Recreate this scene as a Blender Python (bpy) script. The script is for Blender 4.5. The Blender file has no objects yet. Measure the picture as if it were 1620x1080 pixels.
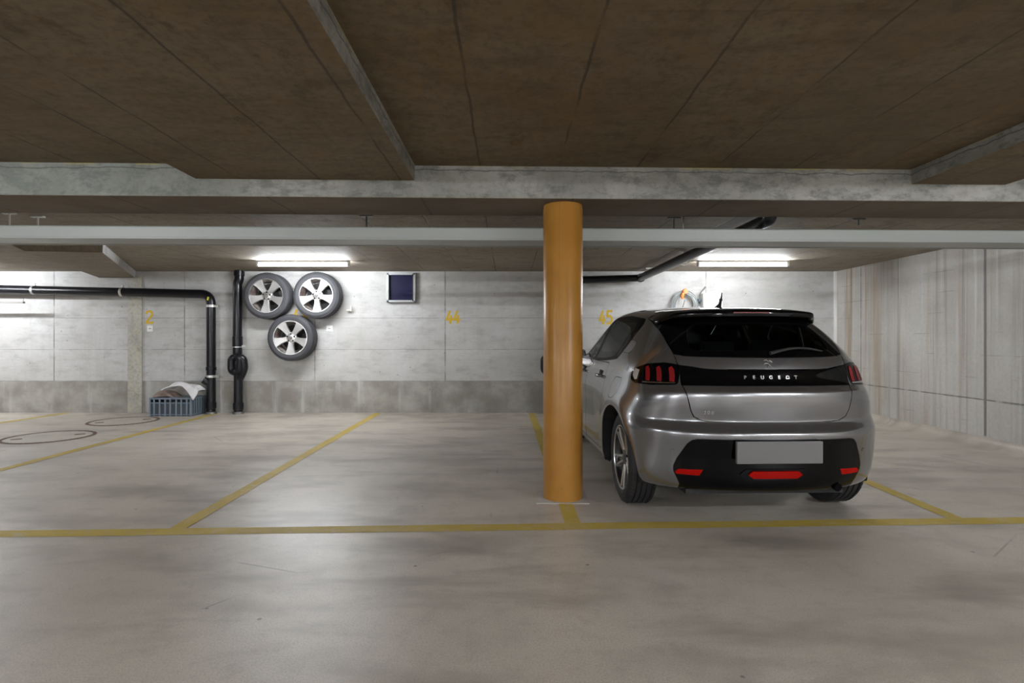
import bpy, bmesh, math, random
import numpy as np
from mathutils import Vector, Matrix
from mathutils.bvhtree import BVHTree
from mathutils.geometry import barycentric_transform

random.seed(7)
SC = bpy.context.scene
COL = SC.collection
PI = math.pi

# ------------------------------------------------------------------ camera, world, exposure
F, CX, CY, CAMH = 869.0, 804.0, 536.0, 1.158
cam = bpy.data.objects.new('camera', bpy.data.cameras.new('camera'))
COL.objects.link(cam)
cam.location = (0, 0, CAMH)
cam.rotation_euler = (PI/2, 0, 0)
cam.data.sensor_width = 36
cam.data.lens = 36*F/1620
cam.data.shift_x = (810-CX)/1620
cam.data.shift_y = -(540-CY)/1620
cam.data.clip_start = 0.05
SC.camera = cam
w = bpy.data.worlds.new('world'); SC.world = w; w.use_nodes = True
w.node_tree.nodes['Background'].inputs[0].default_value = (0.02, 0.02, 0.02, 1)
w.node_tree.nodes['Background'].inputs[1].default_value = 0.2
SC.view_settings.view_transform = 'Standard'
SC.view_settings.look = 'None'
SC.view_settings.gamma = 1
SC.view_settings.exposure = 0.0
SC.view_settings.use_curve_mapping = False

TUBE_POWER = 225.0
# tubular lamps of the garage: (X, Y, Z, length, rotation, strength factor)
LAMPS = [(-2.78, 7.45, 2.165, 1.2, 0, 1.0), (3.18, 7.45, 2.165, 1.18, 0, .85), (-8.1, 7.45, 2.165, 1.2, 0, 1.3),
         (-5.6, -.5, 2.27, 1.2, 0, 2.6), (-1.3, -.5, 2.27, 1.2, 0, 2.6), (3.9, -.5, 2.27, 1.2, 0, 2.6),
         (-5.6, -5.6, 2.27, 1.2, 0, 3.5), (-.2, -5.6, 2.27, 1.2, 0, 3.5), (3.6, -5.6, 2.27, 1.2, 0, 3.5)]

def gp(px, py, z=0.0):
    Y = F*(CAMH-z)/(py-CY)
    return ((px-CX)*Y/F, Y)
def wp(px, py, Y):
    return ((px-CX)*Y/F, Y, CAMH-(py-CY)*Y/F)

# ------------------------------------------------------------------ materials
def newmat(name):
    m = bpy.data.materials.new(name); m.use_nodes = True
    nt = m.node_tree
    return m, nt, nt.nodes['Principled BSDF']
def pm(name, col, rough=.5, metal=0.0, coat=0.0, spec=.5, emit=None, es=0.0, bump=0.0, bscale=200, coatr=.03):
    m, nt, p = newmat(name)
    p.inputs['Base Color'].default_value = (*col, 1)
    p.inputs['Roughness'].default_value = rough
    p.inputs['Metallic'].default_value = metal
    p.inputs['Coat Weight'].default_value = coat
    p.inputs['Coat Roughness'].default_value = coatr
    p.inputs['Specular IOR Level'].default_value = spec
    if emit:
        p.inputs['Emission Color'].default_value = (*emit, 1)
        p.inputs['Emission Strength'].default_value = es
    if bump:
        n = nt.nodes.new('ShaderNodeTexNoise'); n.inputs['Scale'].default_value = bscale
        tc = nt.nodes.new('ShaderNodeTexCoord'); nt.links.new(tc.outputs['Object'], n.inputs['Vector'])
        b = nt.nodes.new('ShaderNodeBump'); b.inputs['Strength'].default_value = bump; b.inputs['Distance'].default_value = .002
        nt.links.new(n.outputs[0], b.inputs['Height']); nt.links.new(b.outputs[0], p.inputs['Normal'])
    return m

class NB:
    """small helper to write node trees as expressions"""
    def __init__(s, nt): s.nt = nt
    def n(s, t, **k):
        x = s.nt.nodes.new(t)
        for a, b in k.items(): setattr(x, a, b)
        return x
    def put(s, sock, v):
        if isinstance(v, bpy.types.NodeSocket): s.nt.links.new(v, sock)
        else: sock.default_value = v
    def math(s, op, a, b=0.0, clamp=False):
        x = s.n('ShaderNodeMath', operation=op, use_clamp=clamp); s.put(x.inputs[0], a); s.put(x.inputs[1], b); return x.outputs[0]
    def noise(s, vec, scale, detail=4, rough=.55, dist=0.0):
        x = s.n('ShaderNodeTexNoise'); s.put(x.inputs['Vector'], vec)
        x.inputs['Scale'].default_value = scale; x.inputs['Detail'].default_value = detail
        x.inputs['Roughness'].default_value = rough; x.inputs['Distortion'].default_value = dist
        return x.outputs[0]
    def map(s, vec, scale=(1, 1, 1), loc=(0, 0, 0), rot=(0, 0, 0)):
        x = s.n('ShaderNodeMapping'); s.put(x.inputs['Vector'], vec)
        x.inputs['Scale'].default_value = scale; x.inputs['Location'].default_value = loc; x.inputs['Rotation'].default_value = rot
        return x.outputs[0]
    def ramp(s, v, a, b, c0=0.0, c1=1.0):
        x = s.n('ShaderNodeMapRange'); s.put(x.inputs[0], v)
        x.inputs[1].default_value = a; x.inputs[2].default_value = b; x.inputs[3].default_value = c0; x.inputs[4].default_value = c1
        x.interpolation_type = 'SMOOTHSTEP'
        return x.outputs[0]
    def mix(s, f, a, b, mode='MIX'):
        x = s.n('ShaderNodeMix', data_type='RGBA', blend_type=mode); s.put(x.inputs[0], f)
        for i, v in ((6, a), (7, b)):
            if isinstance(v, tuple): v = (*v[:3], 1)
            s.put(x.inputs[i], v)
        return x.outputs[2]
    def coords(s):
        g = s.n('ShaderNodeNewGeometry'); sp = s.n('ShaderNodeSeparateXYZ'); s.nt.links.new(g.outputs['Position'], sp.inputs[0])
        return g.outputs['Position'], sp.outputs[0], sp.outputs[1], sp.outputs[2]
    def near(s, v, c, wdt):       # 1 where |v-c| < w
        return s.ramp(s.math('ABSOLUTE', s.math('SUBTRACT', v, c)), wdt*.4, wdt, 1.0, 0.0)
    def every(s, v, period, off, wdt):
        m = s.math('ABSOLUTE', s.math('SUBTRACT', s.math('FRACT', s.math('DIVIDE', s.math('SUBTRACT', v, off-period/2), period)), .5))
        return s.ramp(m, wdt*.4/period, wdt/period, 1.0, 0.0)
    def bump(s, h, st, d=.01):
        x = s.n('ShaderNodeBump'); x.inputs['Strength'].default_value = st; x.inputs['Distance'].default_value = d
        s.put(x.inputs['Height'], h); return x.outputs[0]

def wall_back_mat():
    m, nt, p = newmat('wall_concrete'); q = NB(nt)
    P, X, Y, Z = q.coords()
    big = q.noise(P, .9, 4); mid = q.noise(q.map(P, (1.2, 1.2, 2.8)), 2.4, 8, .72)
    fine = q.noise(P, 26, 5, .7); streak = q.noise(q.map(P, (7, 7, .5)), 1.0, 5, .6)
    c = q.mix(q.ramp(big, .3, .7), (.50, .49, .47), (.60, .60, .60))
    c = q.mix(q.math('MULTIPLY', q.ramp(mid, .45, .70), .62), c, (.33, .325, .31))
    c = q.mix(q.math('MULTIPLY', q.ramp(streak, .5, .8), .30), c, (.34, .33, .30))
    c = q.mix(q.math('MULTIPLY', q.ramp(fine, .35, .7), .25), c, (.40, .39, .37))
    # panel tones
    cell = q.n('ShaderNodeTexWhiteNoise', noise_dimensions='2D')
    cx = q.math('FLOOR', q.math('DIVIDE', q.math('ADD', X, .99), 2.05)); cz = q.math('FLOOR', q.math('DIVIDE', Z, .497))
    cmb = q.n('ShaderNodeCombineXYZ'); q.put(cmb.inputs[0], cx); q.put(cmb.inputs[1], cz); q.put(cell.inputs['Vector'], cmb.outputs[0])
    c = q.mix(q.math('MULTIPLY', cell.outputs[0], .22), c, (.36, .36, .36))
    # darker damp plinth pour with pale runs
    pl = q.ramp(q.math('ADD', Z, q.math('MULTIPLY', mid, .02)), .495, .515, 1, 0)
    run = q.ramp(q.noise(q.map(P, (4.5, 4.5, .35), (3, 0, 0)), 1.0, 4, .5), .56, .70)
    blot = q.ramp(q.noise(P, 2.3, 5, .6), .35, .7)
    pc = q.mix(blot, (.235, .22, .195), (.40, .385, .355)); pc = q.mix(q.math('MULTIPLY', run, .6), pc, (.55, .55, .54))
    c = q.mix(q.math('MULTIPLY', pl, .95), c, pc)
    # joints
    jz = q.math('MAXIMUM', q.near(Z, 1.486, .007), q.math('MAXIMUM', q.near(Z, .992, .007), q.near(Z, .497, .008)))
    jx = q.math('MULTIPLY', q.every(X, 2.05, -.99, .011), q.ramp(Z, .49, .5))
    jn = q.ramp(q.noise(P, 5, 3), .3, .6, .25, 1)
    j = q.math('MULTIPLY', q.math('MAXIMUM', q.math('MULTIPLY', jz, .7), jx), jn)
    c = q.mix(q.math('MULTIPLY', j, .75), c, (.13, .125, .12))
    # faint board marks and pits
    c = q.mix(q.math('MULTIPLY', q.every(Z, .1, .03, .006), q.math('MULTIPLY', q.ramp(q.noise(q.map(P, (1, 1, 4)), 2.2, 3), .5, .65), .28)), c, (.22, .21, .20))
    vor = q.n('ShaderNodeTexVoronoi'); vor.inputs['Scale'].default_value = 5.0; q.put(vor.inputs['Vector'], P)
    c = q.mix(q.math('MULTIPLY', q.ramp(vor.outputs['Distance'], .035, .06, 1, 0), .6), c, (.12, .12, .12))
    q.put(p.inputs['Base Color'], c); p.inputs['Roughness'].default_value = .8; p.inputs['Specular IOR Level'].default_value = .25
    h = q.math('SUBTRACT', q.math('MULTIPLY', fine, .35), q.math('MULTIPLY', j, 1.0))
    q.put(p.inputs['Normal'], q.bump(h, .5, .006))
    return m

def wall_right_mat():
    m, nt, p = newmat('wall_streaked_concrete'); q = NB(nt)
    P, X, Y, Z = q.coords()
    big = q.noise(P, 1.1, 4); fine = q.noise(P, 28, 5, .7)
    c = q.mix(q.ramp(big, .3, .7), (.50, .48, .45), (.64, .63, .605))
    c = q.mix(q.math('MULTIPLY', q.ramp(fine, .35, .7), .2), c, (.34, .32, .30))
    top = q.ramp(Z, .3, 2.2)
    br = q.ramp(q.noise(q.map(P, (1, 4.5, .16)), 1.3, 5, .65), .50, .68)
    far = q.ramp(Y, 6.4, 7.6, .45, 1.0)
    c = q.mix(q.math('MULTIPLY', q.math('MULTIPLY', br, far), .65), c, (.36, .235, .12))
    gr = q.ramp(q.noise(q.map(P, (1, 9, .2), (0, 5, 0)), 1.2, 5, .6), .5, .7)
    c = q.mix(q.math('MULTIPLY', gr, .45), c, (.25, .225, .20))
    wh = q.ramp(q.noise(q.map(P, (1, 13, .22), (0, 9, 2)), 1.2, 4, .6), .57, .68)
    c = q.mix(q.math('MULTIPLY', q.math('MULTIPLY', wh, top), .8), c, (.72, .71, .70))
    jn = q.ramp(q.noise(P, 6, 3), .3, .55, .2, 1)
    j = q.math('MULTIPLY', q.math('MAXIMUM', q.near(Z, .50, .010), q.near(Y, 8.02, .012)), jn)
    j = q.math('MAXIMUM', j, q.math('MULTIPLY', q.near(Y, 5.93, .022), q.ramp(Z, .1, .12)))
    c = q.mix(q.math('MULTIPLY', j, .8), c, (.16, .15, .14))
    c = q.mix(q.math('MULTIPLY', q.every(Z, .245, .0, .008), q.math('MULTIPLY', q.ramp(q.noise(q.map(P, (1, 1, 5)), 2.0, 3), .5, .62), .4)), c, (.22, .21, .20))
    q.put(p.inputs['Base Color'], c); p.inputs['Roughness'].default_value = .8; p.inputs['Specular IOR Level'].default_value = .25
    q.put(p.inputs['Normal'], q.bump(q.math('SUBTRACT', q.math('MULTIPLY', fine, .3), j), .5, .006))
    return m

def ceiling_mat(name, ca, cb, spot=(.028, .024, .018)):
    m, nt, p = newmat(name); q = NB(nt)
    P, X, Y, Z = q.coords()
    big = q.noise(P, 1.0, 5, .6); fine = q.noise(P, 24, 5, .7); mid = q.noise(q.map(P, (1, 3.2, 1)), 2.6, 6, .65)
    c = q.mix(q.ramp(big, .3, .7), ca, cb)
    c = q.mix(q.math('MULTIPLY', q.ramp(mid, .45, .72), .5), c, tuple(v*.5 for v in ca))
    c = q.mix(q.math('MULTIPLY', q.ramp(fine, .4, .7), .5), c, tuple(v*.5 for v in ca))
    c = q.mix(q.math('MULTIPLY', q.ramp(q.noise(q.map(P, (1.4, .8, 1)), 4.5, 7, .75), .5, .68), .45), c, (ca[0]*1.35, ca[1]*1.15, ca[2]*.8))
    c = q.mix(q.math('MULTIPLY', q.ramp(q.noise(q.map(P, (1.4, .8, 1), (5, 3, 0)), 3.2, 8, .75), .54, .66), .55), c, tuple(v*.42 for v in ca))
    cell = q.n('ShaderNodeTexWhiteNoise', noise_dimensions='1D')
    q.put(cell.inputs['W'], q.math('FLOOR', q.math('DIVIDE', q.math('SUBTRACT', X, .35), .545)))
    c = q.mix(q.math('MULTIPLY', cell.outputs[0], .28), c, tuple(v*.6 for v in cb))
    wob = q.math('MULTIPLY', q.math('SUBTRACT', q.noise(q.map(P, (0, 2.0, 0)), 1.5, 3), .5), .03)
    j = q.math('MULTIPLY', q.every(q.math('ADD', X, wob), .545, .35, .009), q.ramp(q.noise(P, 2.0, 4), .38, .55, .15, 1))
    j2 = q.math('MULTIPLY', q.every(Y, 2.5, 7.0, .006), q.ramp(q.noise(P, 1.2, 3), .5, .6, 0, .35))
    j = q.math('MAXIMUM', j, j2)
    c = q.mix(q.math('MULTIPLY', j, .62), c, spot)
    q.put(p.inputs['Base Color'], c); p.inputs['Roughness'].default_value = .7; p.inputs['Specular IOR Level'].default_value = .3
    q.put(p.inputs['Normal'], q.bump(q.math('SUBTRACT', q.math('MULTIPLY', fine, .3), j), .4, .005))
    return m

def beam_mat():
    m, nt, p = newmat('beam_concrete'); q = NB(nt)
    P, X, Y, Z = q.coords()
    g = q.n('ShaderNodeNewGeometry'); sp = q.n('ShaderNodeSeparateXYZ'); nt.links.new(g.outputs['Normal'], sp.inputs[0])
    down = q.ramp(sp.outputs[2], -.9, -.3, 1, 0)     # the boarded underside is the brown plywood-cast face
    big = q.noise(P, 1.6, 5, .6); fine = q.noise(P, 22, 5, .7)
    side = q.mix(q.ramp(big, .35, .65), (.25, .245, .22), (.38, .37, .34))
    side = q.mix(q.math('MULTIPLY', q.ramp(q.noise(q.map(P, (1, 1, 2)), 4, 8, .78), .46, .62), .65), side, (.13, .13, .12))
    side = q.mix(q.math('MULTIPLY', q.ramp(X, -1.0, -3.0), .35), side, (.22, .27, .25))
    crack = q.near(q.math('ADD', Z, q.math('MULTIPLY', q.noise(P, 6, 4), .05)), 2.345, .006)
    side = q.mix(q.math('MULTIPLY', crack, .7), side, (.10, .10, .10))
    yel = q.math('MULTIPLY', q.ramp(Z, 2.335, 2.35), q.ramp(q.noise(P, 3, 3), .5, .6))
    side = q.mix(q.math('MULTIPLY', yel, .7), side, (.42, .36, .12))
    und = q.mix(q.ramp(big, .3, .7), (.13, .10, .070), (.18, .145, .11))
    und = q.mix(q.math('MULTIPLY', q.every(X, 1.05, .45, .01), .7), und, (.06, .05, .04))
    c = q.mix(down, side, und)
    c = q.mix(q.math('MULTIPLY', q.ramp(fine, .45, .75), .35), c, (.09, .085, .08))
    q.put(p.inputs['Base Color'], c); p.inputs['Roughness'].default_value = .75; p.inputs['Specular IOR Level'].default_value = .25
    q.put(p.inputs['Normal'], q.bump(q.math('ADD', fine, q.noise(P, 6, 3)), .5, .006))
    return m

def floor_mat(yellow=False):
    m, nt, p = newmat('yellow_floor_paint' if yellow else 'floor_concrete'); q = NB(nt)
    P, X, Y, Z = q.coords()
    big = q.noise(P, .55, 4, .55, .3); mid = q.noise(q.map(P, (.8, 2.4, 1), rot=(0, 0, .35)), 1.1, 5, .58, .3)
    fine = q.noise(P, 60, 4, .7); grain = q.noise(P, 330, 2, .6)
    c = q.mix(q.ramp(big, .3, .7), (.60, .54, .465), (.78, .71, .62))
    c = q.mix(q.math('MULTIPLY', q.ramp(mid, .48, .72), .62), c, (.25, .22, .185))
    c = q.mix(q.math('MULTIPLY', q.ramp(q.noise(P, 2.2, 4, .6, .1), .50, .78), .45), c, (.33, .30, .26))
    pale = q.ramp(q.noise(q.map(P, (1.2, 2, 1), (4, 2, 0)), 1.3, 5, .6), .58, .72)
    c = q.mix(q.math('MULTIPLY', pale, .45), c, (.68, .65, .60))
    c = q.mix(q.math('MULTIPLY', q.ramp(q.noise(q.map(P, (.7, 1.9, 1), (8, 1, 0)), 1.5, 3, .5, .2), .48, .72), .45), c, (.24, .20, .165))
    # tyre dust near the back wall and rust-brown edge
    edge = q.math('MULTIPLY', q.ramp(Y, 7.6, 8.5), q.ramp(q.noise(P, 2.6, 5, .7), .45, .62))
    c = q.mix(q.math('MULTIPLY', edge, .5), c, (.22, .17, .12))
    # fine hairline cracks
    vor = q.n('ShaderNodeTexVoronoi', feature='DISTANCE_TO_EDGE'); vor.inputs['Scale'].default_value = .55
    q.put(vor.inputs['Vector'], q.map(P, (1, 1, 0)))
    c = q.mix(q.math('MULTIPLY', q.ramp(vor.outputs[0], .0015, .004, 1, 0), q.math('MULTIPLY', q.ramp(q.noise(P, 1.3, 3), .55, .62), .5)), c, (.14, .13, .12))
    spk = q.n('ShaderNodeTexVoronoi'); spk.inputs['Scale'].default_value = 3.3; q.put(spk.inputs['Vector'], P)
    c = q.mix(q.math('MULTIPLY', q.ramp(spk.outputs['Distance'], .025, .04, 1, 0), .7), c, (.10, .09, .08))
    c = q.mix(q.math('MULTIPLY', q.ramp(grain, .4, .75), .3), c, (.22, .20, .18))
    c = q.mix(q.math('MULTIPLY', q.ramp(q.noise(P, 130, 3, .7), .42, .66), .38), c, (.30, .275, .245))
    c = q.mix(q.math('MULTIPLY', q.ramp(q.noise(P, 9, 8, .8), .48, .7), .30), c, (.28, .25, .22))
    if yellow:
        wear = q.math('MULTIPLY', q.ramp(q.noise(P, 14, 6, .75), .50, .68), .55)
        wear = q.math('MAXIMUM', wear, q.ramp(q.noise(P, 1.7, 4, .6), .5, .8, 0, .45))
        yc = q.mix(q.ramp(q.noise(P, 3, 4), .3, .7), (.52, .37, .055), (.60, .45, .10))
        c = q.mix(wear, yc, c)
    q.put(p.inputs['Base Color'], c)
    r = q.ramp(q.noise(P, 1.4, 5, .6), .3, .7, .29, .39)
    q.put(p.inputs['Roughness'], .55 if yellow else r)
    p.inputs['Specular IOR Level'].default_value = .3 if yellow else .75
    q.put(p.inputs['Normal'], q.bump(q.math('ADD', q.math('MULTIPLY', grain, .5), q.math('MULTIPLY', fine, .7)), .34, .004))
    return m

M = {}
M['wall'] = wall_back_mat(); M['wallr'] = wall_right_mat()
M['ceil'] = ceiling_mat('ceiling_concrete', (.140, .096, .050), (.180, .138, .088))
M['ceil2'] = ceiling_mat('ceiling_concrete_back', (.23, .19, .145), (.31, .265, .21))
M['beam'] = beam_mat(); M['floor'] = floor_mat(); M['yellow'] = floor_mat(True)
M['blackpipe'] = pm('black_plastic_pipe', (.008, .008, .011), .3, spec=.35)
M['steel'] = pm('galvanised_steel', (.62, .62, .60), .38, .8)
M['steeldark'] = pm('dull_steel', (.22, .21, .20), .5, .7)
M['duct'] = pm('grey_duct', (.34, .355, .335), .38, spec=.5, bump=.08, bscale=20)
M['white'] = pm('white_plastic', (.82, .82, .80), .4)
M['lampbody'] = pm('lamp_housing', (.85, .86, .86), .4)
M['rubber'] = pm('tyre_rubber', (.014, .014, .016), .6, bump=.3, bscale=90)
M['rubberdusty'] = pm('dusty_tyre_rubber', (.052, .053, .060), .7, bump=.3, bscale=90)
M['dark'] = pm('dark_trim', (.010, .010, .011), .6)
M['gap'] = pm('panel_gap', (.004, .004, .004), .8)
M['gloss'] = pm('gloss_black', (.0015, .0015, .002), .06, spec=.24)
M['surround'] = pm('satin_black_trim', (.003, .003, .004), .3, spec=.03)
M['litplate'] = pm('lit_trim_plate', (.30, .30, .31), .3, .6)  # glossy C-pillar trim, its reflected light put into the pale colour
M['chrome'] = pm('chrome', (.85, .85, .87), .12, 1.0)
M['alu'] = pm('machined_alloy', (.72, .71, .70), .28, .9)
M['aludusty'] = pm('dusty_alloy', (.50, .49, .48), .42, .75)
M['alublack'] = pm('black_alloy', (.012, .012, .014), .3, .2, coat=.6)
M['red'] = pm('red_lens', (.33, .004, .002), .2, spec=.1)
M['redglow'] = pm('red_claw_lens', (.20, .006, .008), .3, spec=.3)
M['plate'] = pm('blank_plate', (.17, .165, .165), .4, spec=.3)
M['yellowtag'] = pm('yellow_sticker', (.75, .72, .05), .5)
M['orangeplastic'] = pm('orange_plastic', (.85, .26, .05), .4)
M['hose'] = pm('grey_hose', (.24, .26, .26), .35, coat=.2)
M['crate'] = pm('blue_grey_plastic', (.19, .24, .30), .42)
M['seat'] = pm('seat_fabric', (.012, .012, .014), .85)
M['numpaint'] = pm('number_paint', (.62, .40, .012), .6)
M['lens'] = pm('clear_lens', (.55, .56, .58), .15, .3, coat=1)

def mat_tube(s):
    m, nt, p = newmat('lamp_tube_glow')
    p.inputs['Base Color'].default_value = (1, 1, 1, 1)
    p.inputs['Emission Color'].default_value = (.93, .965, 1, 1)
    p.inputs['Emission Strength'].default_value = s
    return m
def mat_paint():
    m, nt, p = newmat('grey_metallic_paint'); q = NB(nt)
    tc = q.n('ShaderNodeTexCoord')
    fl = q.noise(tc.outputs['Object'], 900, 1, .5)
    c = q.mix(q.ramp(fl, .3, .7), (.205, .206, .218), (.30, .302, .318))
    g = q.n('ShaderNodeNewGeometry')
    q.put(p.inputs['Base Color'], q.mix(g.outputs['Backfacing'], c, (.008, .008, .009)))
    q.put(p.inputs['Metallic'], q.ramp(g.outputs['Backfacing'], 0, 1, .85, 0))
    p.inputs['Roughness'].default_value = .24
    q.put(p.inputs['Coat Weight'], q.ramp(g.outputs['Backfacing'], 0, 1, 1, 0))
    p.inputs['Coat Roughness'].default_value = .03
    return m
M['paint'] = mat_paint()
def mat_glass(name, tint):
    m = bpy.data.materials.new(name); m.use_nodes = True; nt = m.node_tree
    nt.nodes.remove(nt.nodes['Principled BSDF']); q = NB(nt)
    t = q.n('ShaderNodeBsdfTransparent'); t.inputs[0].default_value = (*tint, 1)
    g = q.n('ShaderNodeBsdfGlossy'); g.inputs['Roughness'].default_value = .02; g.inputs[0].default_value = (1, 1, 1, 1)
    f = q.n('ShaderNodeFresnel'); f.inputs[0].default_value = 1.16
    x = q.n('ShaderNodeMixShader'); nt.links.new(f.outputs[0], x.inputs[0]); nt.links.new(t.outputs[0], x.inputs[1]); nt.links.new(g.outputs[0], x.inputs[2])
    nt.links.new(x.outputs[0], nt.nodes['Material Output'].inputs[0])
    return m
M['glassdark'] = mat_glass('privacy_glass', (.26, .32, .29))
M['glass'] = mat_glass('window_glass', (.72, .78, .75))
def mat_pillar():
    m, nt, p = newmat('ochre_pillar_paint'); q = NB(nt)
    P, X, Y, Z = q.coords()
    c = q.mix(q.ramp(q.noise(P, 3, 4), .3, .7), (.34, .150, .022), (.40, .19, .034))
    c = q.mix(q.math('MULTIPLY', q.ramp(q.noise(q.map(P, (3, 3, .4)), 3, 4), .55, .75), .3), c, (.33, .16, .04))
    sc = q.math('MULTIPLY', q.ramp(q.noise(P, 30, 5, .7), .66, .72), q.ramp(Z, .25, .7, 1, 0))
    c = q.mix(sc, c, (.10, .05, .02))
    crack = q.math('MULTIPLY', q.near(q.math('ADD', X, q.math('MULTIPLY', q.noise(q.map(P, (0, 0, 1)), 3, 4), .05)), .385, .0016), q.ramp(Z, .45, .5))
    c = q.mix(q.math('MULTIPLY', crack, .6), c, (.14, .07, .02))
    q.put(p.inputs['Base Color'], c); p.inputs['Roughness'].default_value = .34; p.inputs['Specular IOR Level'].default_value = .4
    q.put(p.inputs['Normal'], q.bump(q.noise(P, 60, 3), .04, .002))
    return m
M['pillar'] = mat_pillar()
def mat_cloth(name, a, b):
    m, nt, p = newmat(name); q = NB(nt)
    tc = q.n('ShaderNodeTexCoord')
    c = q.mix(q.ramp(q.noise(tc.outputs['Object'], 9, 5, .6), .3, .7), a, b)
    q.put(p.inputs['Base Color'], c); p.inputs['Roughness'].default_value = .9
    q.put(p.inputs['Normal'], q.bump(q.noise(tc.outputs['Object'], 22, 4, .6), .6, .02))
    return m
M['clothw'] = mat_cloth('white_cloth', (.70, .68, .70), (.85, .84, .86))
M['clothb'] = mat_cloth('brown_cloth', (.26, .19, .16), (.36, .28, .25))
def mat_rust():
    m, nt, p = newmat('rusty_rim'); q = NB(nt)
    tc = q.n('ShaderNodeTexCoord')
    q.put(p.inputs['Base Color'], q.mix(q.ramp(q.noise(tc.outputs['Object'], 30, 5, .7), .4, .6), (.10, .05, .025), (.24, .18, .13)))
    p.inputs['Roughness'].default_value = .8
    return m
M['rust'] = mat_rust()
def mat_rimdirty():
    m, nt, p = newmat('brake_dust_alloy'); q = NB(nt)
    tc = q.n('ShaderNodeTexCoord')
    q.put(p.inputs['Base Color'], q.mix(q.ramp(q.noise(tc.outputs['Object'], 6, 5, .7), .35, .65), (.26, .16, .13), (.60, .57, .54)))
    p.inputs['Roughness'].default_value = .5; p.inputs['Metallic'].default_value = .5
    return m
M['rimdirty'] = mat_rimdirty()
M['winglass'] = pm('blue_window_pane', (.010, .009, .042), .4, spec=.12, bump=.5, bscale=40)
M['pilaster'] = ceiling_mat('pilaster_concrete', (.44, .43, .375), (.52, .505, .45), (.3, .28, .2))

# ------------------------------------------------------------------ mesh helpers
class MB:
    def __init__(s): s.v = []; s.f = []; s.mi = []; s.cur = 0
    def add(s, vs, fs):
        o = len(s.v); s.v += [tuple(v) for v in vs]; s.f += [tuple(o+i for i in f) for f in fs]; s.mi += [s.cur]*len(fs); return s
    def box(s, a, b):
        x0, y0, z0 = a; x1, y1, z1 = b
        return s.add([(x0, y0, z0), (x1, y0, z0), (x1, y1, z0), (x0, y1, z0), (x0, y0, z1), (x1, y0, z1), (x1, y1, z1), (x0, y1, z1)],
                     [(0, 3, 2, 1), (4, 5, 6, 7), (0, 1, 5, 4), (1, 2, 6, 5), (2, 3, 7, 6), (3, 0, 4, 7)])
    def prism(s, pts, z0, z1, axis='z'):
        """pts 2D polygon, extruded along axis"""
        def P(a, b, c):
            return {'z': (a, b, c), 'y': (a, c, b), 'x': (c, a, b)}[axis]
        n = len(pts); vs = [P(a, b, z0) for a, b in pts]+[P(a, b, z1) for a, b in pts]
        fs = [tuple(range(n))[::-1], tuple(range(n, 2*n))]+[(i, (i+1) % n, n+(i+1) % n, n+i) for i in range(n)]
        return s.add(vs, fs)
    def cyl(s, p0, p1, r0, r1=None, n=24, caps=True):
        return s.tube([p0, p1], [r0, r0 if r1 is None else r1], n, caps)
    def tube(s, pts, r, n=16, caps=True, closed=False):
        pts = [Vector(p) for p in pts]; k = len(pts)
        rs = r if isinstance(r, (list, tuple)) else [r]*k
        up = None; vs = []; fs = []
        for i, p in enumerate(pts):
            if closed: d = pts[(i+1) % k]-pts[i-1]
            else: d = pts[min(i+1, k-1)]-pts[max(i-1, 0)]
            d.normalize()
            if up is None:
                up = Vector((0, 0, 1)) if abs(d.z) < .9 else Vector((1, 0, 0))
            a = up-d*up.dot(d)
            if a.length < 1e-5: a = d.orthogonal()
            a.normalize(); b = d.cross(a); up = a
            for j in range(n):
                t = 2*PI*j/n
                vs.append(p+(a*math.cos(t)+b*math.sin(t))*rs[i])
        m = k if closed else k-1
        for i in range(m):
            for j in range(n):
                i2 = (i+1) % k
                fs.append((i*n+j, i*n+(j+1) % n, i2*n+(j+1) % n, i2*n+j))
        if caps and not closed:
            fs.append(tuple(range(n))[::-1]); fs.append(tuple((k-1)*n+j for j in range(n)))
        return s.add(vs, fs)
    def lathe(s, prof, n=48, axis='z', c=(0, 0, 0), closed=False):
        """prof: (r, h) list"""
        vs = []; fs = []
        for r, h in prof:
            for j in range(n):
                t = 2*PI*j/n; a, b = r*math.cos(t), r*math.sin(t)
                v = {'z': (a, b, h), 'y': (a, h, b), 'x': (h, a, b)}[axis]
                vs.append((v[0]+c[0], v[1]+c[1], v[2]+c[2]))
        k = len(prof)
        for i in range(k if closed else k-1):
            i2 = (i+1) % k
            for j in range(n): fs.append((i*n+j, i*n+(j+1) % n, i2*n+(j+1) % n, i2*n+j))
        return s.add(vs, fs)
    def build(s, name, mat, parent=None, smooth=False, bevel=0.0, loc=None, rot=None, seg=2, angle=35):
        me = bpy.data.meshes.new(name); me.from_pydata(s.v, [], s.f); me.validate(); me.update()
        bm = bmesh.new(); bm.from_mesh(me); bmesh.ops.remove_doubles(bm, verts=bm.verts, dist=1e-6)
        bmesh.ops.recalc_face_normals(bm, faces=bm.faces); bm.to_mesh(me); bm.free()
        mats = mat if isinstance(mat, (list, tuple)) else [mat]
        for m in mats: me.materials.append(m)
        if len(mats) > 1 and len(me.polygons) == len(s.mi):
            me.polygons.foreach_set('material_index', s.mi)
        o = bpy.data.objects.new(name, me); COL.objects.link(o)
        if parent: o.parent = parent
        if loc: o.location = loc
        if rot: o.rotation_euler = rot
        if bevel:
            b = o.modifiers.new('bevel', 'BEVEL'); b.width = bevel; b.segments = seg; b.limit_method = 'ANGLE'; b.angle_limit = math.radians(30)
            b.harden_normals = False
        if smooth:
            for pl in me.polygons: pl.use_smooth = True
            try: me.set_sharp_from_angle(angle=math.radians(angle))
            except Exception: pass
        return o

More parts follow.
